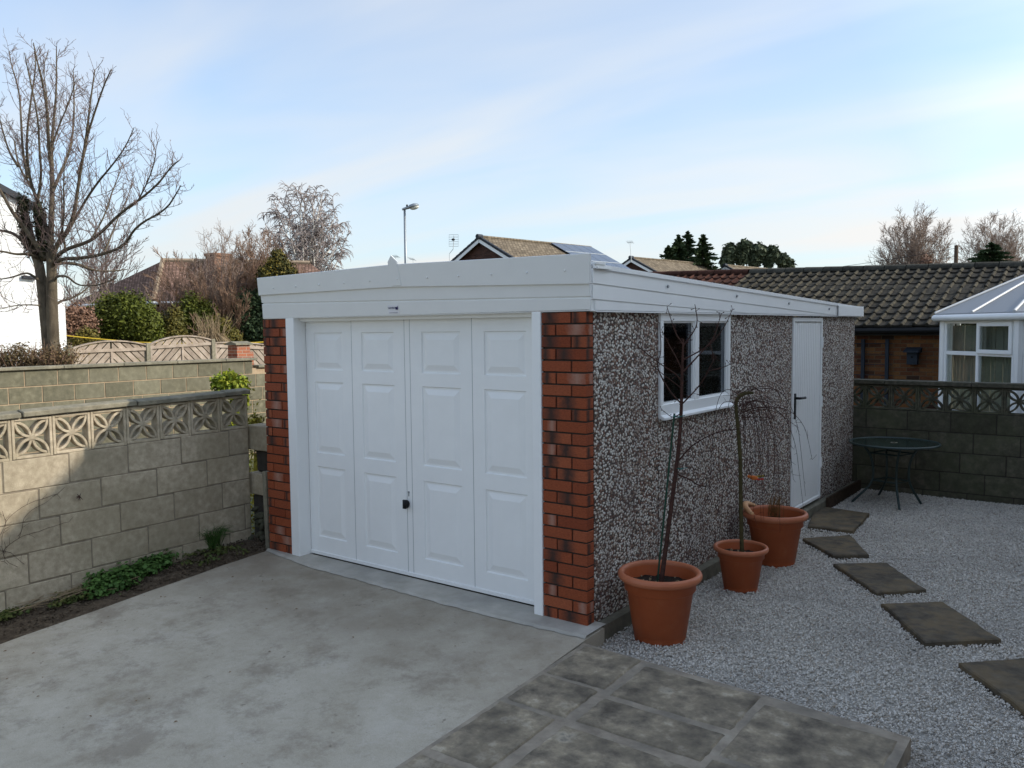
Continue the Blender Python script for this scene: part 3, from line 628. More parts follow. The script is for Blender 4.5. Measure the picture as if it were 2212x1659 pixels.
# rear wall on the right
YR = 6.04
rw = thing('rear_wall', 'dark olive brown block wall with pierced blocks behind the green table', 'wall', (1.2, YR+.05, -.1))
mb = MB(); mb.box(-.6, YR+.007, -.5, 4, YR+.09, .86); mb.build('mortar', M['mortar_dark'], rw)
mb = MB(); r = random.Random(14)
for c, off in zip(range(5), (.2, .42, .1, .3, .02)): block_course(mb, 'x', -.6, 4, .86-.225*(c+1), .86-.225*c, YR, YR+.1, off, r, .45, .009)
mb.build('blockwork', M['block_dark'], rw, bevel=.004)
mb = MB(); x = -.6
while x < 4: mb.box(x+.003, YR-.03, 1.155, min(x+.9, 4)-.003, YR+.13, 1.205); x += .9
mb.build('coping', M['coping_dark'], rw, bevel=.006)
mb = screen_block(.283, .288, .09); me2 = bpy.data.meshes.new('screen_block'); me2.from_pydata(mb.v, [], mb.f); me2.materials.append(M['block_dark'])
for i in range(12):
    o = bpy.data.objects.new('screen_block', me2); COL.objects.link(o); o.parent = rw; o.location = Vector((-.35+.286*i, YR+.05, 1.006))-Vector(rw.location)
    bv = o.modifiers.new('bevel', 'BEVEL'); bv.width = .003; bv.limit_method = 'ANGLE'; bv.angle_limit = radians(50)
# ------------------------------------------------------------------ garage
ga = thing('garage', 'white and pebble dashed garage with brick pillars and a panelled up and over door', 'garage', (-1.58, 2.95, 0))
# brick pillars
def pillar(x0, x1, seed, flip):
    mb = MB(); r = random.Random(seed); W_ = x1-x0
    for c in range(26):
        z = c*.075+.006; a = .215 if (c+flip) % 2 else W_-.215-.010
        sp = [(x0, x0+a), (x0+a+.010, x1)]
        for s, e in sp:
            k = r.uniform(-.002, .002)
            mb.box(s, -.038+k, z, e, .045, z+.065)
    return mb
core = MB(); core.box(-3.155, -.026, 0, -2.862, .06, 1.955); p_ = core.build('brick_pillar', M['mortar_dark'], ga); pillar(-3.16, -2.857, 5, 1).build('brick', M['brick'], p_, bevel=.003, seg=2)
core = MB(); core.box(-.325, -.026, 0, -.009, .05, 1.955); p_ = core.build('brick_pillar', M['mortar_dark'], ga); pillar(-.33, -.003, 6, 0).build('brick', M['brick'], p_, bevel=.003, seg=2)
# pebble dashed panels (side)
WY0, WY1, WZ0, WZ1 = .92, 2.15, 1.235, 1.935
joints = [.05, .565, .918]
def panel(y0, y1, z0, z1, x=-.004): mb = MB(); mb.box(x-.06, y0+.002, z0, x, y1-.002, z1); return mb
pans = [(.05, .565, 0, 1.96, 0), (.565, .918, 0, 1.96, -.003), (.918, 1.535, 0, WZ0-.02, 0), (1.535, 2.155, 0, WZ0-.02, -.002), (2.155, 2.77, 0, 1.96, 0), (2.77, 3.70, 0, 1.96, -.003), (4.63, 5.25, 0, 1.96, 0), (5.25, 5.89, 0, 1.96, -.002)]
for a in pans: panel(a[0], a[1], a[2], a[3], -.004+a[4]).build('wall_panel', M['dash'], ga)
mb = MB(); mb.box(-3.14, 5.8, 0, -.07, 5.88, 1.96); mb.build('back_wall', M['dash'], ga)
mb = MB(); mb.box(-3.15, .06, 0, -3.09, 5.80, 1.96); mb.build('left_wall', M['dash'], ga)
mb = MB(); mb.prism([(-3.14, .0, 2.20), (-1.57, .0, 2.24), (.02, .0, 2.20), (.02, .0, 2.17), (-3.14, .0, 2.17)], (0, 5.98, -.16)); mb.build('roof_sheet', M['grey_metal'], ga)
mb = MB(); mb.box(.0, -.02, 2.232, .055, .10, 2.244); mb.box(.015, .0, 2.205, .06, .16, 2.216); mb.build('sheet_end', M['upvc'], ga)
mb = MB(); mb.box(-2.1, 4.9, .9, -.6, 5.2, .93); mb.box(-2.1, 4.9, 1.3, -.6, 5.2, 1.33); mb.build('shelf', M['timber_grey'], ga)
# front fascia
def fy(z): return -.045-.085*(z-1.955)/.35
def strip(top, bot, th, dy=0.):
    """front strip between polylines top and bot [(x,z)]"""
    mb = MB(); P = [(x, fy(z)+dy, z) for x, z in top]+[(x, fy(z)+dy, z) for x, z in bot[::-1]]
    return mb, P
fa = MB()
def fs(mb, top, bot, th, dy=0.):
    for i in range(len(top)-1):
        q = [top[i], top[i+1], bot[i+1], bot[i]]; P = [(x, fy(z)+dy, z) for x, z in q]; mb.prism(P, (0, th, 0))
fc = MB(); fs(fc, [(-3.085, 2.283), (-1.52, 2.308), (.092, 2.285)], [(-3.115, 2.143), (-1.55, 2.152), (.062, 2.108)], .016, -.016)
cap = fc.build('fascia_cap', M['fascia'], ga, bevel=.003)
mb = MB(); fs(mb, [(-3.105, 2.19), (.055, 2.18)], [(-3.118, 2.082), (.045, 2.036)], .016); fs(mb, [(-3.12, 2.074), (.044, 2.028)], [(-3.15, 1.953), (.036, 1.958)], .016)
fs(mb, [(-3.11, 2.1), (.045, 2.06)], [(-3.11, 2.06), (.04, 2.02)], .01, .008)
mb.box(-3.145, fy(1.955)+.002, 1.950, .035, .03, 1.956)
fr_ = mb.build('front_fascia', M['fascia'], ga, bevel=.003)
mb = MB(); xc = -1.52; y0 = fy(2.3)-.030
mb.prism([(xc-.046, fy(2.16)-.020, 2.16), (xc+.046, fy(2.16)-.020, 2.16), (xc+.046, fy(2.32)-.020, 2.325), (xc, fy(2.37)-.020, 2.37), (xc-.046, fy(2.32)-.020, 2.325)], (0, .012, 0)); mb.build('joint_cover', M['fascia'], ga, bevel=.002)
for x in np.linspace(-2.9, -.1, 11):
    z = 2.205-.012*abs(x+1.57)/1.5; y = fy(z)-.016
    mb = MB(); mb.tube([(x, y, z), (x, y-.006, z)], .006, 8); mb.build('fixing_cap', M['fascia'], ga, smooth=True)
# side fascia: tapering boards with sloping laps
def topz(y): return 2.235-.029*y
sf = MB()
sf.prism([(.008, -.02, 1.955), (.008, 6.04, 1.955), (.008, 6.04, topz(6.04)-.01), (.008, -.02, topz(0)-.01)], (.014, 0, 0))
gA = lambda y: 2.115-(2.115-1.957)*y/4.87
gB = lambda y: 2.02-(2.02-1.957)*y/2.52
def sb(P, th=.012): sf.prism([(.022, y, z) for y, z in P], (th, 0, 0))
sb([(-.015, gA(0)+.004), (4.80, gA(4.8)+.005), (5.02, 1.957), (6.03, 1.957), (6.03, topz(6.03)-.03), (-.015, topz(0)-.03)])
sb([(-.015, gB(0)+.004), (2.45, 1.961), (4.75, 1.957), (4.75, gA(4.75)-.004), (-.015, gA(0)-.005)])
sb([(.012, 1.957), (2.45, 1.957), (.012, gB(0)-.005)])
sf.prism([(.034, -.015, topz(0)-.028), (.034, 6.03, topz(6.03)-.028), (.034, 6.03, topz(6.03)), (.034, -.015, topz(0))], (.012, 0, 0))
sf.box(-.05, -.012+.03, 1.946, .036, 6.03, 1.9535)
sf.build('side_fascia', M['fascia'], ga, bevel=.002)
mb = MB(); mb.box(.046, 5.03, 1.952, .052, 6.05, 2.066); mb.build('fascia_end_cap', M['fascia'], ga, bevel=.002)
for y in (.97, 2.21, 3.47, 4.73): z = topz(y)-.075; mb = MB(); mb.tube([(.034, y, z), (.044, y, z)], .011, 8); mb.build('bolt', M['grey_metal'], ga)
# sticker on the fascia with its lettering
z = 2.0; y = fy(z)-.003
sx_, sz_ = -1.665, 2.028
st = MB(); st.prism([(sx_, fy(sz_)-.001, sz_), (sx_+.105, fy(sz_)-.001, sz_), (sx_+.105, fy(sz_-.062)-.001, sz_-.062), (sx_, fy(sz_-.062)-.001, sz_-.062)], (0, -.001, 0)); stk = st.build('sticker', M['sticker'], ga)
tcu = bpy.data.curves.new('lettering', 'FONT'); tcu.body = 'HANSON'; tcu.size = .021; tcu.extrude = .0004
to = bpy.data.objects.new('tmp', tcu); COL.objects.link(to)
bpy.context.view_layer.update()
me = bpy.data.meshes.new_from_object(to.evaluated_get(bpy.context.evaluated_depsgraph_get())); bpy.data.objects.remove(to)
lo = bpy.data.objects.new('lettering', me); COL.objects.link(lo); me.materials.append(M['ink']); lo.parent = stk; WL[lo.name] = WL[ga.name]
lo.rotation_euler = (radians(90+13.6), 0, 0); lo.location = Vector((sx_+.002, fy(2.001)-.0035, 2.0))-Vector(ga.location)
mb = MB(); yy = fy(2.01)-.0032
mb.prism([(sx_+.079, yy, 1.994), (sx_+.102, yy, 1.994), (sx_+.102, yy-.002, 2.021), (sx_+.096, yy-.001, 2.012), (sx_+.079, yy, 2.012)], (0, -.0006, 0))
mb.box(sx_+.006, fy(1.972)-.0032, 1.971, sx_+.09, fy(1.972)-.0026, 1.9735); mb.build('printed_mark', M['ink'], stk)
# garage door
DX0, DX1, DY = -2.752, -.405, .075
dm = MB(); ZB, ZT = .035, 1.945
fl = MB()
cols = [(-2.66, -2.31), (-2.10, -1.745), (-1.475, -1.09), (-.895, -.53)]
cols = [(-2.655, -2.315), (-2.10, -1.75), (-1.47, -1.10), (-.89, -.535)]
rows = [(.17, .75), (.86, 1.44), (1.535, 1.835)]
xs_ = sorted([DX0, DX1]+[c for p in cols for c in p]); zs_ = sorted([ZB, ZT]+[c for p in rows for c in p])
def quad(mb, a, b, c, d): n = mb.pts([a, b, c, d]); mb.face((n, n+1, n+2, n+3))
for i in range(len(xs_)-1):
    for j in range(len(zs_)-1):
        x0, x1, z0, z1 = xs_[i], xs_[i+1], zs_[j], zs_[j+1]
        if i % 2 == 1 and j % 2 == 1:
            rings = [(0, 0), (.007, .009), (.020, .009), (.060, -.002), (.066, -.002)]
            for (d0, h0), (d1, h1) in zip(rings[:-1], rings[1:]):
                A_ = [(x0+d0, z0+d0), (x1-d0, z0+d0), (x1-d0, z1-d0), (x0+d0, z1-d0)]; B_ = [(x0+d1, z0+d1), (x1-d1, z0+d1), (x1-d1, z1-d1), (x0+d1, z1-d1)]
                for k in range(4):
                    m = (k+1) % 4; quad(dm, (A_[k][0], DY+h0, A_[k][1]), (A_[m][0], DY+h0, A_[m][1]), (B_[m][0], DY+h1, B_[m][1]), (B_[k][0], DY+h1, B_[k][1]))
            d, h = rings[-1]; quad(dm, (x0+d, DY+h, z0+d), (x1-d, DY+h, z0+d), (x1-d, DY+h, z1-d), (x0+d, DY+h, z1-d))
        else: quad(dm, (x0, DY, z0), (x1, DY, z0), (x1, DY, z1), (x0, DY, z1))
dr = dm.build('garage_door', M['door_white'], ga)
for x in (-2.21, -1.64, -1.585, -.995): mb = MB(); mb.box(x-.0018, DY-.0006, ZB, x+.0018, DY+.002, ZT); mb.build('seam', M['grey_metal'], dr)
mb = MB(); mb.box(DX0, DY-.008, .018, DX1, DY+.03, .046); mb.build('bottom_rail', M['door_white'], dr, bevel=.002)
mb = MB(); mb.box(DX0-.01, DY+.03, 0, DX1+.01, DY+.05, 1.95); mb.build('door_back', M['dark'], dr)
mb = MB(); prof = [(0., -.034), (.018, -.034), (.024, -.028), (.025, -.010), (.020, 0)]
hx, hz_ = -1.635, .56; nn = 20; rings = [mb.pts([(hx+rr*cos(2*pi*k/nn), DY+yy, hz_+rr*1.25*sin(2*pi*k/nn)) for k in range(nn)]) for rr, yy in prof]
for i in range(len(prof)-1):
    for k in range(nn): j = (k+1) % nn; mb.face((rings[i]+k, rings[i]+j, rings[i+1]+j, rings[i+1]+k))
mb.box(hx-.01, DY-.045, hz_-.03, hx+.018, DY-.03, hz_+.035); mb.build('handle', M['black'], dr, smooth=True)
mb = MB(); mb.box(-1.626, DY-.003, .618, -1.618, DY+.001, .648); mb.box(-1.630, DY-.003, .642, -1.614, DY+.001, .655); mb.build('keyhole', M['grey_metal'], dr)
# door posts
for x0, x1 in ((-2.856, -2.755), (-.402, -.333)):
    mb = MB(); mb.box(x0, -.045, 0.0, x1, .12, 1.952); mb.build('door_post', M['upvc'], ga, bevel=.004, seg=2)
mb = MB(); mb.box(-2.755, .02, 1.925, -.402, .11, 1.954); mb.build('door_head', M['upvc'], ga)
# window
wf = MB(); X1 = .012; fw = .043
wf.box(-.05, WY0, WZ1-.045, X1, WY1, WZ1+.012); wf.box(-.05, WY0, WZ0-.03, X1, WY1, WZ0+.07)
wf.box(-.05, WY0, WZ0+.07, X1, WY0+fw, WZ1-.045); wf.box(-.05, WY1-fw, WZ0+.07, X1, WY1, WZ1-.045)
ym = (WY0+WY1)/2-.02; wf.box(-.05, ym-.034, WZ0+.07, X1, ym+.034, WZ1-.045)
wn_ = wf.build('window', M['upvc'], ga, bevel=.003)
for a, b in ((WY0+fw, ym-.034), (ym+.034, WY1-fw)):
    mb = MB(); mb.box(-.026, a, WZ0+.07, -.02, b, WZ1-.045); mb.build('pane', M['glass_dark'], wn_)
    mb = MB(); e = .012
    for q in ((a, WZ0+.07, b, WZ0+.07+e), (a, WZ1-.045-e, b, WZ1-.045), (a, WZ0+.07+e, a+e, WZ1-.045-e), (b-e, WZ0+.07+e, b, WZ1-.045-e)): mb.box(-.018, q[0], q[1], -.002, q[2], q[3])
    mb.build('glazing_bead', M['upvc'], wn_)
mb = MB(); mb.prism([(.013, WY0-.005, WZ0-.035), (.042, WY0-.005, WZ0-.038), (.042, WY0-.005, WZ0-.018), (.013, WY0-.005, WZ0-.002)], (0, WY1-WY0+.01, 0)); mb.build('sill', M['upvc'], wn_, bevel=.003)
# side door
sd_ = MB(); y0, y1, z0, z1 = 3.705, 4.625, .03, 1.93
sd_.box(-.05, y0, z0, .006, y0+.035, z1); sd_.box(-.05, y1-.035, z0, .006, y1, z1); sd_.box(-.05, y0+.035, z1-.04, .006, y1-.035, z1); sd_.box(-.05, y0+.035, z0, .012, y1-.035, z0+.03)
fo = sd_.build('door_frame', M['upvc'], ga, bevel=.002)
mb = MB(); a, b = y0+.04, y1-.04; nr = 15; wv = (b-a)/nr
mb.box(-.055, a, z0+.033, -.016, b, z1-.045)
for i in range(nr): mb.box(-.016, a+i*wv+.004, z0+.045, -.006, a+(i+1)*wv-.004, z1-.055)
dd_ = mb.build('side_door', M['door_white'], ga, bevel=.002)
mb = MB(); mb.box(-.008, a+.016, .94, .008, a+.056, 1.19); mb.tube([(.0, a+.036, 1.145), (.045, a+.036, 1.145), (.05, a+.05, 1.145), (.05, a+.20, 1.14)], .013, 8); mb.build('handle', M['black'], dd_, bevel=.002)
for z in (.35, 1.0, 1.62):
    mb = MB(); mb.tube([(.010, y1-.02, z), (.010, y1-.02, z+.11)], .011, 8); mb.build('hinge', M['upvc'], fo)
# ------------------------------------------------------------------ pots
def pot(x, y, rr, h, label, broken=False, stained=False):
    t = thing('plant_pot', label, 'plant pot', (x, y, GZ), 'terracotta plant pots beside the garage')
    mb = MB(); b = rr*.62; tp = rr*.86
    prof = [(0, .0), (b*.97, .0), (b, .012), (b*1.01, h*.10), (b*1.03, h*.105), (b+(tp-b)*.70, h*.72), (tp*.955, h*.735), (tp*.985, h*.745), (tp*1.0, h*.90), (rr*.93, h*.915)]
    mb.lathe([(p[0], GZ+p[1]) for p in prof], 64, (x, y)); mb.lathe([(rr*.86, GZ+h*.96), (rr*.80, GZ+h*.8), (rr*.77, GZ+h*.66)], 64, (x, y))
    mb.build('pot_body', M['terracotta'], t, smooth=True)
    mb = MB(); P = []
    for i in range(17):
        a = 2*pi*i/16; P.append((rr*.925+rr*.075*cos(a), GZ+h*.945+h*.06*sin(a)))
    mb.lathe(P, 64, (x, y)); rim = mb.build('rim', M['terracotta_rim'], t, smooth=True)
    mb = MB(); r = random.Random(int(x*1000+y*100)); k = 40; R_ = rr*.79; prev = None; c0 = mb.pts([(x, y, GZ+h*.80)])
    for q in range(1, 7):
        ring = mb.pts([(x+R_*q/6*cos(2*pi*i/k), y+R_*q/6*sin(2*pi*i/k), GZ+h*.79+r.uniform(-.008, .008)) for i in range(k)])
        for i in range(k):
            j = (i+1) % k
            mb.face((c0, ring+i, ring+j) if prev is None else (prev+i, ring+i, ring+j, prev+j))
        prev = ring
    so_ = mb.build('compost', M['compost'], t, smooth=True)
    n = 50; a = np.array([r.uniform(0, 2*pi) for _ in range(n)]); q = np.array([r.uniform(0, R_*.95) for _ in range(n)])
    tag(kind='stuff', o=scatter_rocks('bark_chips', x+q*np.cos(a), y+q*np.sin(a), np.full(n, GZ+h*.80), np.array([r.uniform(.003, .012) for _ in range(n)]), M['straw'] if not broken else M['compost'], int(x*999), so_))
    for a in (-1.2, .1, 1.4, 2.7, 3.95): mb = MB(); mb.box(x+b*.80*cos(a)-.03, y+b*.80*sin(a)-.03, GZ-.03, x+b*.80*cos(a)+.03, y+b*.80*sin(a)+.03, GZ+.001); mb.build('foot', M['terracotta'], t, bevel=.006)
    if broken:
        # split rim piece lifted on the left
        mb = MB(); P = []; 
        for i in range(9):
            a = radians(150+12*i); k = sin(pi*i/8); P.append((x+rr*(.93-.02*k)*cos(a), y+rr*(.93-.02*k)*sin(a), GZ+h*(1.0+.10*k)))
        mb.tube(P, [.012, .019, .022, .024, .025, .024, .022, .019, .012], 8); mb.build('split_rim', m_mottle('pale_split_rim', [(.3, (.60, .30, .14)), (.7, (.72, .42, .22))], 10, bump=0, rough=.6), t, smooth=True)
    return t
P1 = np.array([.31, .32]); P2 = np.array([.345, 1.56]); P3 = np.array([.31, 2.38])
pot(*P1, .262, .425, 'large terracotta plastic pot nearest the brick corner holding the staked sapling')
pot(*P2, .200, .32, 'smallest terracotta pot in the middle holding the weeping tree')
pot(*P3, .262, .425, 'large terracotta pot with a split rim nearest the side door', broken=True)
# pale scuffs on the third pot
# sapling
def poly3(pts, D, jit=0., r=None):
    out_ = []
    for i, p in enumerate(pts): out_.append(at(p[0], p[1], D+(p[2] if len(p) > 2 else 0)))
    return out_
def smooth_poly(P, k=3):
    P = [np.array(p) for p in P]
    for _ in range(k-1):
        Q = [P[0]]
        for a, b in zip(P[:-1], P[1:]): Q += [a*.75+b*.25, a*.25+b*.75]
        Q.append(P[-1]); P = Q
    return P
base = np.array([P1[0]+.005, P1[1]+.0, GZ+.32]); D1 = float((base-CP) @ _f)
t = thing('staked_sapling', 'bare young tree tied to a stake in the nearest pot', 'young tree', base)
mb = MB(); tr = [base]+poly3([(1465, 985), (1472, 891), (1473, 812), (1476, 733)], D1)
mb.tube(smooth_poly(tr), np.linspace(.0165, .006, len(smooth_poly(tr))), 8)
mb.build('trunk', M['bark_sapling'], t, smooth=True)
BR = [[(1473, 873), (1490, 856, -.03), (1507, 838, -.05), (1523, 815, -.08), (1535, 789, -.1), (1548, 770, -.1)], [(1476, 803), (1506, 771, .05), (1541, 733, .08), (1550, 705, .1), (1558, 677, .1)],
      [(1473, 873), (1447, 847, .05), (1421, 800, .08), (1421, 780, .1), (1429, 759, .1), (1425, 698, .12)], [(1472, 825), (1462, 809, -.05), (1421, 783, -.1), (1374, 745, -.12)],
      [(1473, 800), (1465, 780), (1445, 745, .05), (1429, 712, .05)], [(1476, 745), (1460, 722), (1453, 701, .02), (1441, 663, .03)], [(1476, 747), (1495, 722), (1508, 698, .0), (1501, 657, .0)],
      [(1476, 777), (1505, 762), (1535, 745, -.05), (1567, 704, -.06), (1582, 668, -.08)], [(1467, 994), (1485, 972), (1505, 955, -.05), (1550, 932, -.1), (1590, 928, -.12)], [(1464, 1025), (1490, 1035, -.02), (1510, 1050, -.03), (1535, 1052, -.03)],
      [(1472, 891), (1455, 905, .03), (1430, 885, .05)], [(1474, 840), (1440, 815, -.1), (1410, 790, -.12)], [(1536, 800, -.1), (1560, 795, -.1), (1581, 785, -.1)], [(1535, 745, -.05), (1541, 770, -.03), (1540, 776, -.02)]]
mb = MB(); tw = []; r = random.Random(21)
for b in BR:
    P = smooth_poly(poly3(b, D1), 3); rad = np.linspace(.0055 if len(b) > 3 else .0035, .0018, len(P)); mb.tube(P, rad, 6)
    for i in range(2, len(P)):
        if r.random() < .75:
            d = np.array([r.gauss(0, 1), r.gauss(0, 1), r.gauss(.3, 1)]); d = d/np.linalg.norm(d)*r.uniform(.012, .03); tw.append((*P[i], *(P[i]+d), .0018, .0012)); tw.append((*(P[i]+d), *(P[i]+d*1.35), .0034, .002))
mb.build('branches', M['bark_sapling'], t, smooth=True)
V, F = segtubes(tw, 5); tag(npmesh('buds', V, F, M['bark_sapling'], t), kind='stuff')
sp_ = at(1455, 1240, D1+.02); mb = MB(); mb.tube([base+np.array([-.025, .0, 0]), at(1457, 893, D1+.03)], .0065, 6); mb.build('stake', m_plain('green_cane', (.02, .06, .035), .6, .3), t)
mb = MB()
for v, col in ((900, 0), (1012, 0)):
    mb = MB()
    c = at(1462 if v < 950 else 1467, v, D1); mb.tube([c+np.array([.02*cos(a), .02*sin(a), .004*sin(3*a)]) for a in np.linspace(0, 2*pi, 12)]+[c+np.array([.05, .012, .01])], .0022, 5)
    mb.build('twine_tie', M['string'], t)
# weeping tree
base = np.array([P2[0]+.01, P2[1], GZ+.24]); D2 = float((base-CP) @ _f)
t = thing('weeping_tree', 'small weeping tree with trailing bare twigs in the smallest pot', 'young tree', base)
tr = smooth_poly([base]+poly3([(1600, 1090), (1600, 1000), (1594, 920), (1590, 885), (1590, 865), (1600, 853), (1615, 848), (1628, 849)], D2), 3)
mb = MB(); rad = [np.interp(i/len(tr), [0, .6, .75, 1], [.0165, .014, .016, .006]) for i in range(len(tr))]; mb.tube(tr, rad, 8); mb.build('trunk', M['bark_olive'], t, smooth=True)
mb = MB(); r = random.Random(8); head = at(1594, 868, D2); right = _r; tw = []
for i in range(38):
    side = r.choice([-1, 1, 1, 1]); reach = r.uniform(.05, .22) if side < 0 else r.uniform(.06, .46)
    ang = r.gauss(0, .5); dirv = right*side*cos(ang)+np.array([_f[0], _f[1], 0])*sin(ang)*.8
    flat_ = side > 0 and r.random() < .3
    up = r.uniform(.0, .07); drop = r.uniform(.04, .22) if flat_ else r.uniform(.25, .95)*(1-.5*max(0, reach-.25))
    h0 = head+np.array([r.gauss(0, .03), r.gauss(0, .03), r.uniform(-.12, .07)])+right*(.05 if side > 0 else 0)*r.random()
    P = [h0, h0+dirv*reach*.35+np.array([0, 0, up]), h0+dirv*reach*.75+np.array([0, 0, up*.6])]
    if flat_: P += [h0+dirv*reach*1.0+np.array([0, 0, -drop*.3]), h0+dirv*reach*1.15+np.array([0, 0, -drop*.6])]
    else: P += [h0+dirv*reach+np.array([0, 0, -drop*.25]), h0+dirv*(reach*1.08)+np.array([0, 0, -drop*.6]), h0+dirv*(reach*1.1)+np.array([r.gauss(0, .02), 0, -drop])]
    P = smooth_poly(P, 3); mb.tube(P, np.linspace(.0027, .001, len(P)), 4)
    for p in P[3:]:
        if r.random() < .5: d = np.array([r.gauss(0, 1), r.gauss(0, 1), r.gauss(-.3, 1)])*r.uniform(.012, .035); tw.append((*p, *(p+d), .0013, .0008))
mb.build('weeping_twigs', M['bark_sapling'], t, smooth=True)
V, F = segtubes(tw, 3); tag(npmesh('side_twigs', V, F, M['bark_sapling'], t), kind='stuff')
# dry plant in third pot
base = np.array([P3[0], P3[1], GZ+.33]); D3 = float((base-CP) @ _f); r = random.Random(5); segs = []
for i in range(46):
    b0 = base+np.array([r.gauss(0, .022), r.gauss(0, .022), 0]); p1 = b0+np.array([r.gauss(0, .015), r.gauss(0, .015), r.uniform(.08, .16)]); p2 = p1+np.array([r.gauss(0, .02), r.gauss(0, .02), r.uniform(.03, .14)])
    segs += [(*b0, *p1, .0022, .0018), (*p1, *p2, .0018, .0008)]
V, F = segtubes(segs, 4); tag(npmesh('dry_plant', V, F, m_plain('dry_orange_stems', (.20, .10, .03), .8, .2, var=.3), loc=base), 'withered orange brown stems in the pot with the split rim', 'dead plant')
# hanging bird ornament
c = at(1628, 1032, D2+.25); t = thing('hanging_ornament', 'small orange and yellow bird ornament hanging in the weeping tree', 'ornament', c)
def blob(mb, c, rx, ry, rz, R=None, n=10):
    c = np.array(c); base_ = []
    for i in range(1, n):
        th = pi*i/n; base_.append(mb.pts([tuple(c+(np.array(R) if R is not None else np.eye(3)) @ np.array([rx*sin(th)*cos(2*pi*k/n), ry*sin(th)*sin(2*pi*k/n), rz*cos(th)])) for k in range(n)]))
    for i in range(len(base_)-1):
        for k in range(n): j = (k+1) % n; mb.face((base_[i]+k, base_[i+1]+k, base_[i+1]+j, base_[i]+j))
    mb.face([base_[0]+k for k in range(n)]); mb.face([base_[-1]+k for k in range(n)][::-1])
mb = MB(); blob(mb, c, .035, .018, .018); blob(mb, c-_r*.035+np.array([0, 0, .01]), .014, .013, .013); mb.build('body', M['orange'], t, smooth=True)
for s, mt in ((.0, 'yellow'), (.02, 'black'), (-.012, 'red')):
    mb = MB(); q = c+_r*(.035+s*.3)-_f*.02+np.array([0, 0, .012-abs(s)]); mb.prism([q+_r*a+np.array([0, 0, b]) for a, b in ((-.03, .004+s), (.035, .012+s), (.042, .0+s), (.0, -.006+s))], _f*-.004); mb.build('wing', M[mt], t)
mb = MB(); mb.tube([c+np.array([0, 0, .015]), c+np.array([0, 0, .3])], .0007, 4); mb.build('thread', M['grey_metal'], t)
# ------------------------------------------------------------------ table
tcx, tcy, tz = .58, 5.28, .575
t = thing('garden_table', 'round green metal garden table with a glass top by the rear wall', 'table', (tcx, tcy, GZ))
mb = MB(); P = [(.445+.012*cos(a), tz+.012*sin(a)) for a in np.linspace(0, 2*pi, 10)]; mb.lathe(P, 56, (tcx, tcy)); mb.build('rim', M['green_paint'], t, smooth=True)
mb = MB(); mb.lathe([(.025, tz+.004), (.44, tz+.004), (.44, tz-.002), (.025, tz-.002), (.025, tz+.004)], 48, (tcx, tcy)); mb.build('glass_top', m_plain('dark_green_table_glass', (.012, .028, .024), .12, .6), t)
mb = MB(); mb.lathe([(.02, tz+.006), (.034, tz+.007), (.036, tz+.004), (.02, tz-.01)], 20, (tcx, tcy)); mb.build('parasol_ring', M['coping'], t)
feet = [onz(1840, 1085, GZ), onz(1898, 1070, GZ), onz(1990, 1090, GZ), onz(1943, 1103, GZ)]; cc = np.mean(feet, axis=0)
tops = []
for f_ in feet:
    d = (f_-cc); d[2] = 0; d /= np.linalg.norm(d); c0 = np.array([tcx, tcy, 0])*.5+np.array([cc[0], cc[1], 0])*.5
    p = [c0+d*.30+np.array([0, 0, tz-.01]), c0+d*.20+np.array([0, 0, .42]), c0+d*.175+np.array([0, 0, .25]), c0+d*.19+np.array([0, 0, .12]), np.array([f_[0], f_[1], GZ+.005])]
    mb = MB(); mb.tube(smooth_poly(p, 3), .013, 8); mb.build('leg', M['green_paint'], t, smooth=True); tops.append((d, c0))
for z, rr in ((.46, .215), (.16, .19)):
    mb = MB(); mb.tube([tops[i % 4][1]+tops[i % 4][0]*rr+np.array([0, 0, z]) for i in range(5)], .010, 6); mb.build('cross_rail', M['green_paint'], t)
# ------------------------------------------------------------------ bungalow behind the rear wall
bu = thing('bungalow', 'brown brick bungalow with a mossy grey pantile roof behind the rear wall', 'house', (-2, 14, Z0))
ZE, YE, YG = 1.815, 12.2, 15.9
zr = lambda x: 3.03-.0236*(x-.85)
mb = MB(); mb.box(-9, 12.5, Z0, 11, 19.3, 1.75); mb.build('wall', M['brick_bungalow'], bu)
mb = MB(); mb.box(-9.2, 12.26, 1.66, 6.4, 12.5, 1.74); mb.tube([(-9.2, 12.2, 1.745), (6.4, 12.2, 1.745)], .058, 10); mb.build('gutter', M['black'], bu)
def pantiles(x0, n, mat, name, roof, roll=False):
    mb = MB(); pw = .213; rows = 10; r = random.Random(int(x0*10)); Ls = 1/rows
    prof = [(.0, .0), (.06, .0), (.13, -.004), (.209, .0)] if not roll else [(0, 0), (.004, .026), (.018, .034), (.038, .036), (.054, .024), (.066, .0)]
    for c in range(n):
        for w in range(rows):
            jx = r.uniform(-.006, .006); jh = r.uniform(0, .01); X0 = x0+c*pw+jx; s0 = w*Ls-.015*(w > 0)+r.uniform(-.003, .003); s1 = (w+1)*Ls+.01
            ring = []
            for s_, hh in ((s0, .034+jh), (s1, 0.0)):
                P = []
                for px, ph in prof:
                    X_ = X0+px; Y_ = YE+(YG-YE)*s_; Z_ = ZE+(zr(X_)-ZE)*s_; hN = ph+hh; P.append((X_, Y_-hN*.33, Z_+hN*.94))
                ring.append(mb.pts(P))
            low = mb.pts([(x, y+.006, z-.032) for x, y, z in mb.v[ring[0]:ring[0]+len(prof)]])
            for i in range(len(prof)-1):
                mb.face((ring[0]+i, ring[0]+i+1, ring[1]+i+1, ring[1]+i)); mb.face((low+i, low+i+1, ring[0]+i+1, ring[0]+i))
    return mb.build(name, mat, roof)
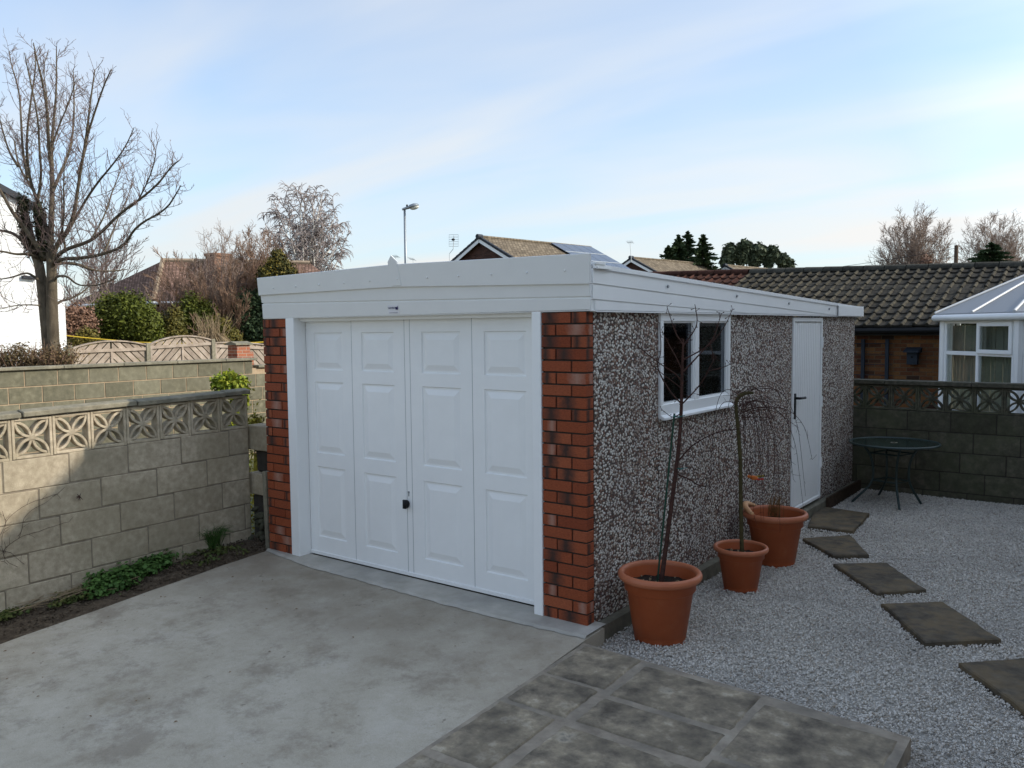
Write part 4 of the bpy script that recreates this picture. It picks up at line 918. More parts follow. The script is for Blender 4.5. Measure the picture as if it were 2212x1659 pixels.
mb = MB(); mb.prism([(-9.3, YE+.02, ZE-.02), (11.2, YE+.02, ZE-.02), (11.2, YG, zr(11.2)-.02), (-9.3, YG, zr(-9.3)-.02)], (0, 0, -.05)); mb.prism([(-9.3, YG, zr(-9.3)), (11.2, YG, zr(11.2)), (11.2, 19.6, 1.75), (-9.3, 19.6, 1.75)], (0, 0, -.05))
rf = mb.build('roof', M['pan'], bu)
nL = int((5.2+4.05)/.213)
pantiles(-5.13, 76, M['pan'], 'pantiles', rf); pantiles(-5.13-.213*19, 19, M['pan_red'], 'red_pantiles', rf)
M['pan_roll'] = pan_mat('sunlit_lichened_tile_rolls', [(.3, (.025, .022, .016)), (.5, (.052, .045, .032)), (.75, (.10, .086, .058))])  # lichened, and paler than the pans for painted sunlight on the ribs
pantiles(-5.13, 76, M['pan_roll'], 'tile_rolls', rf, True); pantiles(-5.13-.213*19, 19, M['pan_red'], 'red_tile_rolls', rf, True)
for nm, mt, a, b in (('ridge_tiles', M['ridge'], -5.13, 11), ('red_ridge_tiles', M['pan_red'], -9.2, -5.13)):
    mb = MB(); x = a
    while x < b-.05:
        q = []; zz = zr(x)
        for (dx, rr) in ((.004, .125), (.44, .118)):
            q.append(mb.pts([(x+dx, YG-rr*1.15*cos(pi*k/8), zr(x+dx)-.01+rr*sin(pi*k/8)) for k in range(9)]))
        for k in range(8): mb.face((q[0]+k, q[1]+k, q[1]+k+1, q[0]+k+1))
        mb.face([q[0]+k for k in range(9)]); x += .45
    mb.build(nm, mt, rf)
# trellis posts and bird box
t = thing('trellis', 'two dark trellis posts with thin wires against the brown brick wall', 'trellis', (-2.1, 12.42, Z0)); pp = [ony(1864, 760, 12.42), ony(1916, 760, 12.42)]
for p in pp: mb = MB(); mb.box(p[0]-.03, 12.40, Z0, p[0]+.03, 12.46, 1.58); mb.build('post', M['bird_box'], t)
mb = MB()
for z in (.9, 1.1, 1.3, 1.5): mb.tube([(pp[0][0]-.5, 12.41, z), (pp[1][0]+.1, 12.41, z)], .006, 4)
mb.build('wire', M['bird_box'], t)
c = ony(1971, 770, 12.38); t = thing('bird_box', 'dark weathered bird box fixed to the brown brick wall', 'bird box', c)
mb = MB(); mb.box(c[0]-.09, 12.34, c[2]-.15, c[0]+.09, 12.49, c[2]+.08); mb.build('box', M['bird_box'], t, bevel=.004)
mb = MB(); mb.prism([(c[0]-.14, 12.27, c[2]+.075), (c[0]-.14, 12.27, c[2]+.10), (c[0]-.12, 12.49, c[2]+.17), (c[0]-.12, 12.49, c[2]+.075)], (.26, 0, 0)); mb.build('lid', M['bird_box'], t)
mb = MB(); mb.tube([(c[0], 12.335, c[2]-.01), (c[0], 12.345, c[2]-.01)], .02, 12); mb.build('hole', M['dark'], t)
# ------------------------------------------------------------------ conservatory
A_ = at(2040, 704, 13.3); A_[2] = 0; dirf = np.array([.7071, -.7071, 0]); B_ = A_+dirf*1.62; C_ = B_+np.array([2.3, 0, 0]); Aw = np.array([A_[0], 12.49, 0])
co = thing('conservatory', 'white framed conservatory with opal roof panels beyond the rear wall', 'conservatory', (A_[0]+1.2, A_[1], Z0))
ZT_ = 1.93; ZTR = 1.40
def rbox(mb, P0, P1, a, b, z0, z1, t0, t1):
    """box along the line P0-P1 between distances a,b; t0..t1 across (outwards positive)"""
    P0, P1 = np.array(P0), np.array(P1); d = (P1-P0)/np.linalg.norm(P1-P0); nrm = np.array([d[1], -d[0], 0])
    q = [P0+d*a+nrm*t0, P0+d*b+nrm*t0, P0+d*b+nrm*t1, P0+d*a+nrm*t1]; mb.prism([(x, y, z0) for x, y, _ in q], (0, 0, z1-z0))
def facet(P0, P1, bays, opening):
    Lf = np.linalg.norm(np.array(P1)-np.array(P0)); fw = .06
    mb = MB(); rbox(mb, P0, P1, 0, Lf, Z0, .42, -.05, .05); mb.build('dwarf_wall', M['brick_bungalow'], co)
    mb = MB(); rbox(mb, P0, P1, .02, Lf-.02, ZT_-.07, ZT_, -.03, .03); rbox(mb, P0, P1, .02, Lf-.02, .42, .50, -.03, .04)
    xs = np.linspace(.07, Lf-.07, bays+1)
    for i, x in enumerate(xs): rbox(mb, P0, P1, x-fw/2, x+fw/2, .50, ZT_-.07, -.0295, .0295)
    for i in range(bays): rbox(mb, P0, P1, xs[i]+fw/2, xs[i+1]-fw/2, ZTR-.03, ZTR+.03, -.028, .028)
    w = mb.build('window', M['upvc'], co, bevel=.004)
    for i in range(bays):
        a, b = xs[i]+fw/2, xs[i+1]-fw/2
        for z0, z1 in ((.50, ZTR-.03), (ZTR+.03, ZT_-.07)): mb = MB(); rbox(mb, P0, P1, a, b, z0, z1, -.004, .004); mb.build('pane', M['glass'], w)
        if i == opening:
            mb = MB(); e = .062
            for q in ((a-.02, b+.02, ZTR+.005, ZTR+.005+e), (a-.02, b+.02, ZT_-.055-e, ZT_-.055), (a-.02, a-.02+e, ZTR+.005+e, ZT_-.055-e), (b+.02-e, b+.02, ZTR+.005+e, ZT_-.055-e)): rbox(mb, P0, P1, q[0], q[1], q[2], q[3], .0305, .058)
            mb.build('opening_sash', M['upvc'], w, bevel=.006)
    mb = MB(); r = random.Random(4); x = .08
    while x < Lf-.1: rbox(mb, P0, P1, x, x+.075, .5, ZT_-.1, -.12-.01*r.random(), -.115-.01*r.random()+.004); x += .085
    mb.build('blind', M['blind'], co)
facet(Aw, A_, 3, -1); facet(A_, B_, 2, 1); facet(B_, C_, 3, 0)
for P in (A_, B_, C_): mb = MB(); mb.tube([(P[0], P[1], .42), (P[0], P[1], ZT_-.01)], .068, 8); mb.build('corner_post', M['upvc'], co)
ap = at(2300, 562, 13.6); rg = np.array([ap[0], 12.49, ap[2]])
E_ = lambda P, o: np.array([P[0]+o[0], P[1]+o[1], ZT_+.07])
eA, eAw, eB, eC = E_(A_, (-.13, -.06)), E_(Aw, (-.13, 0)), E_(B_, (-.05, -.13)), E_(C_, (0, -.13))
def rpanel(P, bars):
    mb = MB(); mb.prism(P, (0, 0, .018)); mb.build('roof_panel', M['poly_roof'], co)
    for a, b in bars: mb = MB(); mb.tube([a+np.array([0, 0, .03]), b+np.array([0, 0, .03])], .020, 6); mb.build('glazing_bar', M['bar_grey'], co)
rpanel([eAw, eA, ap, rg], [(eA, ap), (eAw*.5+eA*.5, ap*.5+rg*.5), (eAw, rg), (ap, rg)])
rpanel([eA, eB, ap], [(eB, ap), (eA*.5+eB*.5, ap)])
apc = ap+np.array([.8, 0, 0])
rpanel([eB, eC, apc, ap], [(eB*.66+eC*.34, ap*.66+apc*.34), (eB*.33+eC*.67, ap*.33+apc*.67), (eC, apc)])
mb = MB()
mb.tube([eAw-[0, 0, .05], eA-[0, 0, .05], eB-[0, 0, .05], eC-[0, 0, .05]], .052, 10); mb.build('gutter', M['upvc'], co, smooth=True)
mb = MB()
for P0, P1 in ((A_, B_), (B_, C_)):
    d = (P1-P0); Lf = np.linalg.norm(d); rbox(mb, P0, P1, 0, Lf, ZT_-.002, ZT_+.04, -.04, .07)
mb.build('eaves_beam', M['upvc'], co)
# ------------------------------------------------------------------ houses beyond the garage roof
def gable_house(A, B, hw, pitch, label, wall, tile, solar=None, vents=()):
    """ridge A-B at eye-level height A[2]; gable faces the camera at A"""
    A = np.array(A, float); B = np.array(B, float); B[2] = A[2]; u = (B-A)/np.linalg.norm(B-A); s = np.array([u[1], -u[0], 0]); L = np.linalg.norm(B-A)
    dzp = hw*math.tan(pitch); h = thing('house', label, 'house', (*(A+u*L/2)[:2], Z0))
    def P(a, b, z): q = A+u*a+s*b; return (q[0], q[1], z)
    ze = A[2]-dzp; mb = MB(); mb.prism([P(.15, -hw+.3, Z0), P(.15, hw-.3, Z0), P(.15, hw-.3, ze+.05), P(.15, 0, A[2]-.18), P(.15, -hw+.3, ze+.05)], u*(L-.3)); w = mb.build('wall', wall, h)
    mb = MB()
    for sg in (-1, 1): mb.prism([P(-.1, 0, A[2]), P(L+.1, 0, A[2]), P(L+.1, sg*hw, ze), P(-.1, sg*hw, ze)], (0, 0, -.09))
    rf = mb.build('roof', tile, h)
    mb = MB()
    for sg in (-1, 1):
        mb.prism([P(-.14, sg*.02, A[2]-.10), P(-.14, sg*hw, ze-.10), P(-.14, sg*hw, ze-.32), P(-.14, sg*.02, A[2]-.33)], u*.035)
    mb.build('barge_board', M['upvc'], h)
    mb = MB(); n = int(hw/.32)
    for sg in (-1, 1):
        for i in range(n):
            b0, b1 = sg*hw*i/n, sg*hw*(i+1)/n; z0, z1 = A[2]-dzp*i/n, A[2]-dzp*(i+1)/n
            mb.prism([P(-.17, b0, z0+.035), P(-.17, b1, z1+.06), P(-.17, b1, z1-.1), P(-.17, b0, z0-.1)], u*.18)
    mb.build('verge', M['slate_edge'], rf)
    mb = MB(); mb.tube([P(-.2, 0, A[2]+.0), P(L+.1, 0, A[2]+.0)], .11, 8); mb.build('ridge', tile, rf)
    mb = MB(); mb.tube([P(-.28, 0, A[2]+.02), P(.12, 0, A[2]+.02)], .14, 8); mb.build('ridge_end', M['slate_edge'], rf)
    for k, b in enumerate((-1.6, 1.6)):
        mb = MB(); q = [P(.10, b-.6, 3.2), P(.10, b+.6, 3.2), P(.10, b+.6, 4.4), P(.10, b-.6, 4.4)]; mb.prism(q, u*.04); f = mb.build('window', M['upvc'], h)
    if solar:
        a0, a1, b0, b1 = solar; nx, nz = 4, 3; mb = MB(); lm = MB(); dn = np.array([0, 0, .10])
        for i in range(nx):
            for j in range(nz):
                x0, x1 = a0+(a1-a0)*i/nx+.02, a0+(a1-a0)*(i+1)/nx-.02; y0, y1 = b0+(b1-b0)*j/nz+.03, b0+(b1-b0)*(j+1)/nz-.03
                Q = [np.array(P(x, y, A[2]-y*math.tan(pitch)))+dn for x, y in ((x0, y0), (x1, y0), (x1, y1), (x0, y1))]; mb.prism(Q, (0, 0, .04))
        mb.build('solar_panels', M['solar'], rf)
        for j in range(1, nz+1):
            y = b0+(b1-b0)*j/nz; lm.tube([np.array(P(a0, y, A[2]-y*math.tan(pitch)))+dn+[0, 0, .03], np.array(P(a1, y, A[2]-y*math.tan(pitch)))+dn+[0, 0, .03]], .035, 5)
        lm.build('rail', M['grey_metal'], rf)
    for a, b in vents:
        q = np.array(P(a, b, A[2]-b*math.tan(pitch))); mb = MB(); mb.tube([q, q+[0, 0, .35]], .05, 6); mb.tube([q+[-.22, 0, .38], q+[.22, 0, .38]], .05, 6); mb.build('vent_pipe', M['upvc'], rf)
    return h
gable_house(onz(1038, 512, 7.2), onz(1274, 535, 7.2), 4.0, radians(27), 'brick house with a tan tiled roof and solar panels, largest above the garage roof', M['brick_gable'], M['tile_tan'], solar=(5.9, 9.9, .15, 3.9))
gable_house(onz(1365, 557, 7.2), onz(1513, 570, 7.2), 4.0, radians(27), 'tan roofed gabled house with a white vent between the solar roof and the conifers', M['brick_gable'], M['tile_tan'], vents=((9.5, 1.2),))
gable_house(onz(1568, 573.5, 7.2), onz(1675, 583, 7.2), 3.6, radians(27), 'farthest small gabled house just left of the grey green rounded tree', M['brick_gable'], M['tile_tan'])
# brown roofed bungalow on the left
t = thing('hipped_house', 'low house with a weathered red brown hipped roof and brick chimney behind the green hedge', 'house', (-27, 14, Z0))
Ah = onz(352, 563, 4.45); Rd = onz(470, 565, 4.45); Cn = onz(331, 651, 2.95); Lf_ = onz(150, 658, 2.95); dr_ = (Rd-Ah)/np.linalg.norm(Rd-Ah)
Rd = Ah+dr_*5.2; Rc = Cn+dr_*7.4; back = Ah+(Ah-Cn)*np.array([1, 1, 0])*.0
Bk = Lf_+dr_*7.4
mb = MB(); mb.ngon([Cn, Rc, Rd, Ah]); mb.ngon([Lf_, Cn, Ah]); mb.ngon([Ah, Rd, Bk, Lf_]); mb.ngon([Rd, Rc, Bk]); rf = mb.build('roof', M['tile_red'], t)
mb = MB(); q = [Cn, Rc, Bk, Lf_]; cc_ = np.mean(q, axis=0); q = [cc_+(p-cc_)*.90 for p in q]; mb.prism([(p[0], p[1], Z0) for p in q], (0, 0, 3.3)); mb.build('wall', M['brick_bungalow'], t)
mb = MB(); mb.tube([Cn-[0, 0, .05], Rc-[0, 0, .05]], .06, 6); mb.tube([Cn-[0, 0, .05], Lf_-[0, 0, .05]], .06, 6); mb.build('gutter', M['upvc'], t)
mb = MB(); mb.tube([Cn+[0, 0, .03], Ah+[0, 0, .05]], .09, 6); mb.tube([Ah+[0, 0, .02], Rd+[0, 0, .02]], .08, 6); mb.build('hip_tiles', m_mottle('pale_hip_tiles', [(.3, (.22, .16, .11)), (.7, (.36, .28, .20))], 6, bump=0), rf)
c = at(472, 575, 30.5); mb = MB(); mb.box(c[0]-.27, c[1]-.35, 3.2, c[0]+.27, c[1]+.35, 4.62); mb.box(c[0]-.31, c[1]-.39, 4.62, c[0]+.31, c[1]+.39, 4.72); ch = mb.build('chimney', wallbrick('chimney_brickwork', [(0, (.20, .10, .06)), (.5, (.27, .14, .085)), (1, (.34, .19, .12))], (.2, .14, .1)), rf)
# white house on the far left
t = thing('white_house', 'white painted brick house gable behind the big bare tree', 'house', (-19, 0, Z0))
XW = -17.; ye = 3.94
mb = MB(); mb.prism([(XW, -6, Z0), (XW, ye, Z0), (XW, ye, 4.78), (XW, -1.0, 7.08), (XW, -6, 4.78)], (-8, 0, 0)); mb.build('wall', M['brick_white'], t)
mb = MB(); mb.prism([(XW-.02, ye, Z0), (XW-.02, 4.75, Z0), (XW-.02, 4.75, 2.9), (XW-.02, ye, 3.55)], (-5, 0, 0)); mb.build('annexe_wall', M['brick_white'], t)
mb = MB(); mb.prism([(XW+.12, ye+.22, 4.74), (XW+.12, -1, 7.18), (XW+.12, -1, 7.06), (XW+.12, ye+.22, 4.60)], (-8.3, 0, 0)); mb.prism([(XW+.12, -6.2, 4.74), (XW+.12, -1, 7.18), (XW+.12, -1, 7.06), (XW+.12, -6.2, 4.6)], (-8.3, 0, 0)); mb.build('roof', M['slate_edge'], t)
mb = MB(); q0, q1 = onx(51, 598, -16.9), onx(82, 598, -16.9); mb.box(-17, q0[1], q0[2]-.03, -16.9, q1[1], q0[2]+.03); mb.build('canopy', M['slate_edge'], t)
# ------------------------------------------------------------------ fence, pier, rope
t = thing('chevron_fence', 'weathered arched timber fence panels with chevron boards behind the long block wall', 'fence', (-15.5, 6, Z0))
def clip(P, f):
    out_ = []
    for i in range(len(P)):
        a, b = P[i], P[(i+1) % len(P)]; fa_, fb = f(a), f(b)
        if fa_ >= 0: out_.append(a)
        if fa_*fb < 0: k = fa_/(fa_-fb); out_.append((a[0]+(b[0]-a[0])*k, a[1]+(b[1]-a[1])*k))
    return out_
XFN = -15.5
def chevron(y0, y1, ze0, ze1, rise, zb):
    w = y1-y0; ym = (y0+y1)/2; top = lambda y: ze0+(ze1-ze0)*(y-y0)/w+rise*(1-((y-ym)/(w/2))**2)
    rail = lambda y: ze0+(ze1-ze0)*(y-y0)/w-.055
    mb = MB(); b = .105; gap = .022
    for sg in (-1, 1):
        k = -30
        while k < 40:
            c0 = k*(b+gap); P = []
            # strip running up towards the middle: coordinates a = z - sg*(-1)*(y-ym)
            L_ = 4; d = np.array([-sg, 1])/sqrt(2); nn = np.array([1, sg*1.0])/sqrt(2); o_ = np.array([ym, zb])+nn*c0
            q = [o_-d*L_, o_+d*L_, o_+d*L_+nn*b, o_-d*L_+nn*b]; P = [tuple(p) for p in q]
            P = clip(P, lambda p: (p[0]-ym)*sg-.02); P = clip(P, lambda p: (w/2-.03)-abs(p[0]-ym)) if P else P
            if P: P = clip(P, lambda p: p[1]-zb)
            if P: P = clip(P, lambda p: rail(ym)+rise*1.0*(1-((p[0]-ym)/(w/2))**2)+(ze1-ze0)*(p[0]-ym)/w+.03-p[1])
            if len(P) >= 3: mb.prism([(XFN-.02, y, z) for y, z in P], (.018, 0, 0))
            k += 1
    mb.box(XFN-.04, y0, zb, XFN+.03, y0+.045, ze0); mb.box(XFN-.04, y1-.045, zb, XFN+.03, y1, ze1); mb.box(XFN-.035, ym-.025, zb, XFN+.025, ym+.025, (rail(ym)))
    mb.prism([(XFN, y0, rail(y0)-.07), (XFN, y1, rail(y1)-.07), (XFN, y1, rail(y1)), (XFN, y0, rail(y0))], (.034, 0, 0)); mb.box(XFN-.03, y0, zb, XFN+.02, y1, zb+.05)
    N_ = 14
    for i in range(N_):
        a, c = y0+w*i/N_, y0+w*(i+1)/N_; mb.prism([(XFN-.05, a, top(a)-.03), (XFN-.05, c, top(c)-.03), (XFN-.05, c, top(c)), (XFN-.05, a, top(a))], (.09, 0, 0))
    return mb
Y0_, Y1_, Y2_, Y3_ = 4.16, 5.86, 7.54, 9.2
for a, b, e0, e1, rr in ((Y0_, Y1_, 1.55, 1.575, .13), (Y1_+.04, Y2_, 1.60, 1.66, .15), (Y2_+.04, Y3_, 1.60, 1.50, .04)): chevron(a, b-.02, e0, e1, rr, -.1).build('fence_panel', M['timber_grey'], t)
for y, z in ((Y0_-.07, 1.60), (Y1_-.02, 1.62), (Y2_-.02, 1.68), (Y3_, 1.6)): mb = MB(); mb.box(XFN-.06, y-.05, Z0, XFN+.055, y+.05, z); mb.build('fence_post', M['coping'], t, bevel=.006)
t = thing('brick_pier', 'small red brick gate pier with a pale cap at the end of the chevron fence', 'pier', (-14, 7.25, Z0))
mb = MB(); mb.box(-14.2, 7.07, Z0, -13.85, 7.42, 1.54); mb.box(-14.15, 7.42, Z0, -13.9, 7.55, 1.38); mb.build('brickwork', M['brick_red'], t)
mb = MB(); mb.prism([(-14.25, 7.02, 1.545), (-13.80, 7.02, 1.545), (-13.80, 7.02, 1.58), (-14.02, 7.02, 1.63), (-14.25, 7.02, 1.58)], (0, .45, 0)); mb.build('cap', M['coping'], t)
P = [at(134, 724, 20), at(197, 731, 20.3), at(330, 742, 21), at(533, 741, 21.5), at(600, 737, 22)]
mb = MB(); mb.tube(smooth_poly(P, 2), .013, 5); tag(mb.build('rope', M['rope'], loc=P[0]), 'thin yellow rope stretched behind the chevron fence', 'rope')
# ------------------------------------------------------------------ street lamp, aerials, pole
b_ = at(877, 560, 30); t = thing('street_lamp', 'grey street lamp with a slanted head above the garage roof', 'street lamp', (b_[0], b_[1], Z0)); top_ = at(874, 452, 30)
mb = MB(); mb.tube([(b_[0], b_[1], Z0), (b_[0]*.5+top_[0]*.5, b_[1]*.5+top_[1]*.5, 4), top_], [.075, .055, .04], 10); mb.build('pole', M['grey_metal'], t, smooth=True)
h0 = at(869, 453, 30); h1 = at(904, 443, 29.9); ax = (h1-h0); Lh = np.linalg.norm(ax); ax /= Lh; sd_v = np.cross(ax, [0, 0, 1]); sd_v /= np.linalg.norm(sd_v); upv = np.cross(sd_v, ax)
mb = MB(); prof = [(0, .05, .05, .0), (.15, .055, .06, .0), (.42, .07, .07, .0), (.5, .13, .10, .0), (.75, .15, .11, .0), (.95, .11, .07, -.0), (1., .03, .03, 0)]; rings = []
for s_, wd, hh, o_ in prof: rings.append(mb.pts([h0+ax*Lh*s_+sd_v*wd*cos(2*pi*k/12)+upv*hh*(sin(2*pi*k/12) if sin(2*pi*k/12) > 0 else .55*sin(2*pi*k/12)) for k in range(12)]))
for i in range(len(prof)-1):
    for k in range(12): j = (k+1) % 12; mb.face((rings[i]+k, rings[i]+j, rings[i+1]+j, rings[i+1]+k))
mb.face([rings[0]+k for k in range(12)]); mb.face([rings[-1]+k for k in range(12)][::-1]); mb.build('lamp_head', M['grey_metal'], t, smooth=True)
mb = MB(); R3 = np.array([ax, sd_v, upv]).T; blob(mb, h0+ax*Lh*.74-upv*.045, .17, .11, .075, R3); mb.build('lamp_bowl', m_plain('frosted_lamp_bowl', (.62, .60, .52), .25, .5), t, smooth=True)
mb = MB(); q = h0+ax*Lh*.32+upv*.06; mb.tube([q, q+[0, 0, .07]], .035, 8); mb.build('photocell', M['black'], t)
def aerial(pts, D, label, grid=None, yagi=None, dark=True):
    P = [at(u, v, D) for u, v in pts]; t = thing('tv_aerial', label, 'aerial', P[0]); k = D/1792
    mb = MB(); mb.tube(P, .022 if D > 50 else .018, 5); mb.build('mast', M['grey_metal'], t)
    if grid:
        u0, v0, u1, v1 = grid; mb = MB()
        for v in np.linspace(v0, v1, 6): mb.tube([at(u0, v, D), at(u1, v, D)], .010, 4)
        for u in (u0, (u0+u1)/2, u1): mb.tube([at(u, v0, D), at(u, v1, D)], .008, 4)
        mb.build('grid', M['grey_metal'], t)
        mb = MB(); blob(mb, at((u0+u1)/2-1, (v0+v1)/2-2, D-.2), .1, .1, .07); mb.build('junction_box', M['black'], t)
    if yagi:
        (u0, v0), (u1, v1) = yagi; mb = MB(); mb.tube([at(u0, v0, D), at(u1, v1, D)], .015, 4)
        for f in np.linspace(0, 1, 7): u, v = u0+(u1-u0)*f, v0+(v1-v0)*f; c = at(u, v, D); mb.tube([c-_f*.2-_r*.12+[0, 0, .09], c+_f*.2+_r*.12-[0, 0, .06]], .008, 4)
        mb.build('elements', M['grey_metal'], t)
    return t
aerial([(971, 568), (971, 548), (979, 538), (981, 510)], 47, 'grid shaped television aerial on a bent mast left of the solar roofed house', grid=(970, 507, 990, 532))
aerial([(1364, 566), (1361, 525)], 62, 'small television aerial above the gable right of the solar roof', yagi=((1355, 524), (1367, 523)))
aerial([(858, 572), (855, 556)], 62, 'tiny aerial rising behind the pointed cover on the garage fascia', yagi=((850, 555), (860, 554)))
aerial([(893, 575), (892, 558)], 66, 'tiny aerial just right of the street lamp pole', yagi=((884, 559), (896, 561)))
aerial([(1542, 592), (1539, 553)], 74, 'thin aerial between the pointed conifers and the rounded tree', yagi=((1534, 556), (1548, 552)))
p0 = at(2066, 530, 45); t = thing('utility_pole', 'brown wooden utility pole between the two rounded bare trees', 'utility pole', (p0[0], p0[1], Z0)); mb = MB(); mb.tube([(p0[0], p0[1], Z0), p0], [.13, .10], 8); mb.build('pole', M['timber_pole'], t)
mb = MB(); far = at(1560, 598, 70)
for dv in (.15, .6):
    a = p0-[0, 0, dv]; mb.tube([a*(1-k)+far*k-np.array([0, 0, 1.2*4*k*(1-k)*.25]) for k in np.linspace(0, 1, 14)], .012, 4)
mb.build('wire', M['black'], t)
# ------------------------------------------------------------------ vegetation
def grow(r, segs, p, d, L, rad, lev, mx, c):
    """one branch with its children; c: dict wander, up, n, spread, ratio, droop, k"""
    k = c.get('k', 4) if lev else c.get('k0', 6); step = L/k; pts = [p]; dirs = []
    for i in range(k):
        d = d+np.array([r.gauss(0, 1), r.gauss(0, 1), r.gauss(0, 1)])*c['wander']; d[2] += c['up']*(1 if lev < c.get('dl', 9) else -c.get('droop', 0)/max(c['up'], .01)); d = d/np.linalg.norm(d)
        q = p+d*step; r0 = rad*(1-i/k*.65); r1 = rad*(1-(i+1)/k*.65); segs.append((lev, *p, *q, max(r0, c['rmin']), max(r1, c['rmin']))); p = q; pts.append(p); dirs.append(d)
    if lev >= mx: return
    n = c['n'][min(lev, len(c['n'])-1)]
    for j in range(n):
        t = c.get('t0', .25)+(1-c.get('t0', .25))*(j+r.random())/n; i = min(int(t*k), k-1); f = t*k-i; q = pts[i]*(1-f)+pts[i+1]*f; dd = dirs[i]
        ax = np.cross(dd, np.array([r.gauss(0, 1), r.gauss(0, 1), r.gauss(0, 1)])); ax /= np.linalg.norm(ax)+1e-9; tp = (1.45-.95*t) if c.get('tap') and lev == 0 else 1.; sp = tp*c['spread'][min(lev, len(c['spread'])-1)]*r.uniform(.7, 1.25)
        nd = dd*cos(sp)+ax*sin(sp); grow(r, segs, q, nd, L*c['ratio']*r.uniform(.7, 1.15)*(1.15-.55*t), rad*(1-.6*t)*c.get('rr', .55), lev+1, mx, c)
def bare_tree(label, uv, D, height, cfg, mat, tmat, seed, lean=(0, 0, 1), trunk_r=.12, mx=4, group=None, name='bare_tree', zbase=None, cat='tree', stems=1, srad=.2):
    b = at(uv[0], uv[1], D); b[2] = Z0 if zbase is None else zbase; t = thing(name, label, cat, b, group); r = random.Random(seed); segs = []
    for s in range(stems):
        a = r.uniform(0, 2*pi); bb = b+np.array([cos(a), sin(a), 0])*srad*(stems > 1); dd = np.array(lean, float)+(np.array([cos(a), sin(a), 0])*cfg.get('fan', .35) if stems > 1 else 0); dd /= np.linalg.norm(dd)
        grow(r, segs, bb, dd, height*r.uniform(.85, 1.1) if stems > 1 else height, trunk_r, 0, mx, cfg)
    A = np.array(segs); tr = A[A[:, 0] < 1][:, 1:]; cr_ = A[A[:, 0] >= 1][:, 1:]
    V, F = segtubes(tr, 6); npmesh('trunk', V, F, tmat, t, smooth=True)
    V, F = segtubes(cr_, 3); npmesh('crown', V, F, mat, t); return t
# the two big rounded bare trees on the right
def crown_tree(name, label, u0, ell, D, nl, ntw, tl, mat, tmat, seed, droop=0., fork=(.1, .6), rl=.05, rmin=.016, trunk_r=.2, top=.9, group=None, sub=2, low=-.55, stems=1):
    """a bare tree whose limbs sweep up from the trunk to points spread over an oval crown"""
    uc, vc, ru, rv = ell; c = at(uc, vc, D); k = D/1792; b = at(u0, 700, D); b[2] = Z0; t = thing(name, label, 'tree', b, group); r = random.Random(seed); tr = MB(); lm = MB(); tw = []
    ztop = c[2]+rv*k*top
    def tp(f, s=0): o = np.array([cos(2.4*s), sin(2.4*s), 0])*(.18*ru*k)*(stems > 1)*f; return np.array([b[0]+(c[0]-b[0])*f+.06*ru*k*sin(5*f+s), b[1]+.05*ru*k*cos(4*f+s), Z0+(ztop-Z0)*f])+o
    for s in range(stems): tr.tube([tp(f, s)+(np.array([.3*cos(s*2.4), .3*sin(s*2.4), 0]) if stems > 1 else 0) for f in np.linspace(0, .86, 14)], np.linspace(trunk_r, rmin, 14), 7)
    def spr(p, d, L, rad, lev):
        kk = 4 if lev == 0 else 3
        for i in range(kk):
            d = d+np.array([r.gauss(0, .13), r.gauss(0, .13), (.10 if lev == 0 or not droop else 0)-droop*(.5+lev)+r.gauss(0, .08)]); d /= np.linalg.norm(d); q = p+d*L/kk
            tw.append((*p, *q, max(rad*(1-i/kk*.5), rmin*.75), max(rad*(1-(i+1)/kk*.5), rmin*.6))); p = q
            if lev < sub:
                for _ in range(2 if lev == 0 else 1):
                    a = np.array([r.gauss(0, 1), r.gauss(0, 1), r.gauss(0, .8)]); a /= np.linalg.norm(a); nd = d*.7+a*.65; nd /= np.linalg.norm(nd); spr(q, nd, L*r.uniform(.4, .65), rad*.7, lev+1)
    for i in range(nl):
        zz = low+(.98-low)*((i+.5)/nl); rr = sqrt(max(0, 1-zz*zz))*(r.uniform(.75, 1.) if zz < .7 else r.uniform(.5, 1)); a = i*2.39996+r.uniform(-.3, .3)
        T = c+np.array([cos(a)*rr*ru*k, sin(a)*rr*ru*k, zz*rv*k]); s_ = i % stems; f = fork[0]+(fork[1]-fork[0])*((zz-low)/(1-low)); A_ = tp(f, s_); B_ = np.array([A_[0]*.45+T[0]*.55, A_[1]*.45+T[1]*.55, A_[2]+(T[2]-A_[2])*.38])
        P = [A_*(1-x)**2+B_*2*x*(1-x)+T*x*x+np.array([r.gauss(0, .02), r.gauss(0, .02), r.gauss(0, .02)])*ru*k*(0 < x < 1) for x in np.linspace(0, 1, 9)]; lm.tube(P, np.linspace(rl, rmin, 9), 5)
        for j in range(1, 9):
            for _ in range(ntw):
                q = P[j-1]+(P[j]-P[j-1])*r.random(); d = P[j]-P[j-1]; d /= np.linalg.norm(d); a_ = np.array([r.gauss(0, 1), r.gauss(0, 1), r.gauss(.1, .8)]); a_ /= np.linalg.norm(a_); nd = d*.75+a_*.6; nd /= np.linalg.norm(nd); spr(q, nd, tl*r.uniform(.5, 1.2)*(1.1-.4*j/8), rl*.4, 0)
    tr.build('trunk', tmat, t, smooth=True); lm.build('limbs', tmat, t, smooth=True); V, F = segtubes(tw, 3); npmesh('crown', V, F, mat, t); return t
crown_tree('bare_tree', 'tall rounded bare tree left of the utility pole', 1972, (1972, 545, 78, 82), 85, 38, 2, 1.5, M['twig_pale'], M['twig_pale'], 3, rl=.06, rmin=.017, trunk_r=.26, fork=(.18, .62), group='rounded bare trees on the horizon', low=-.5)
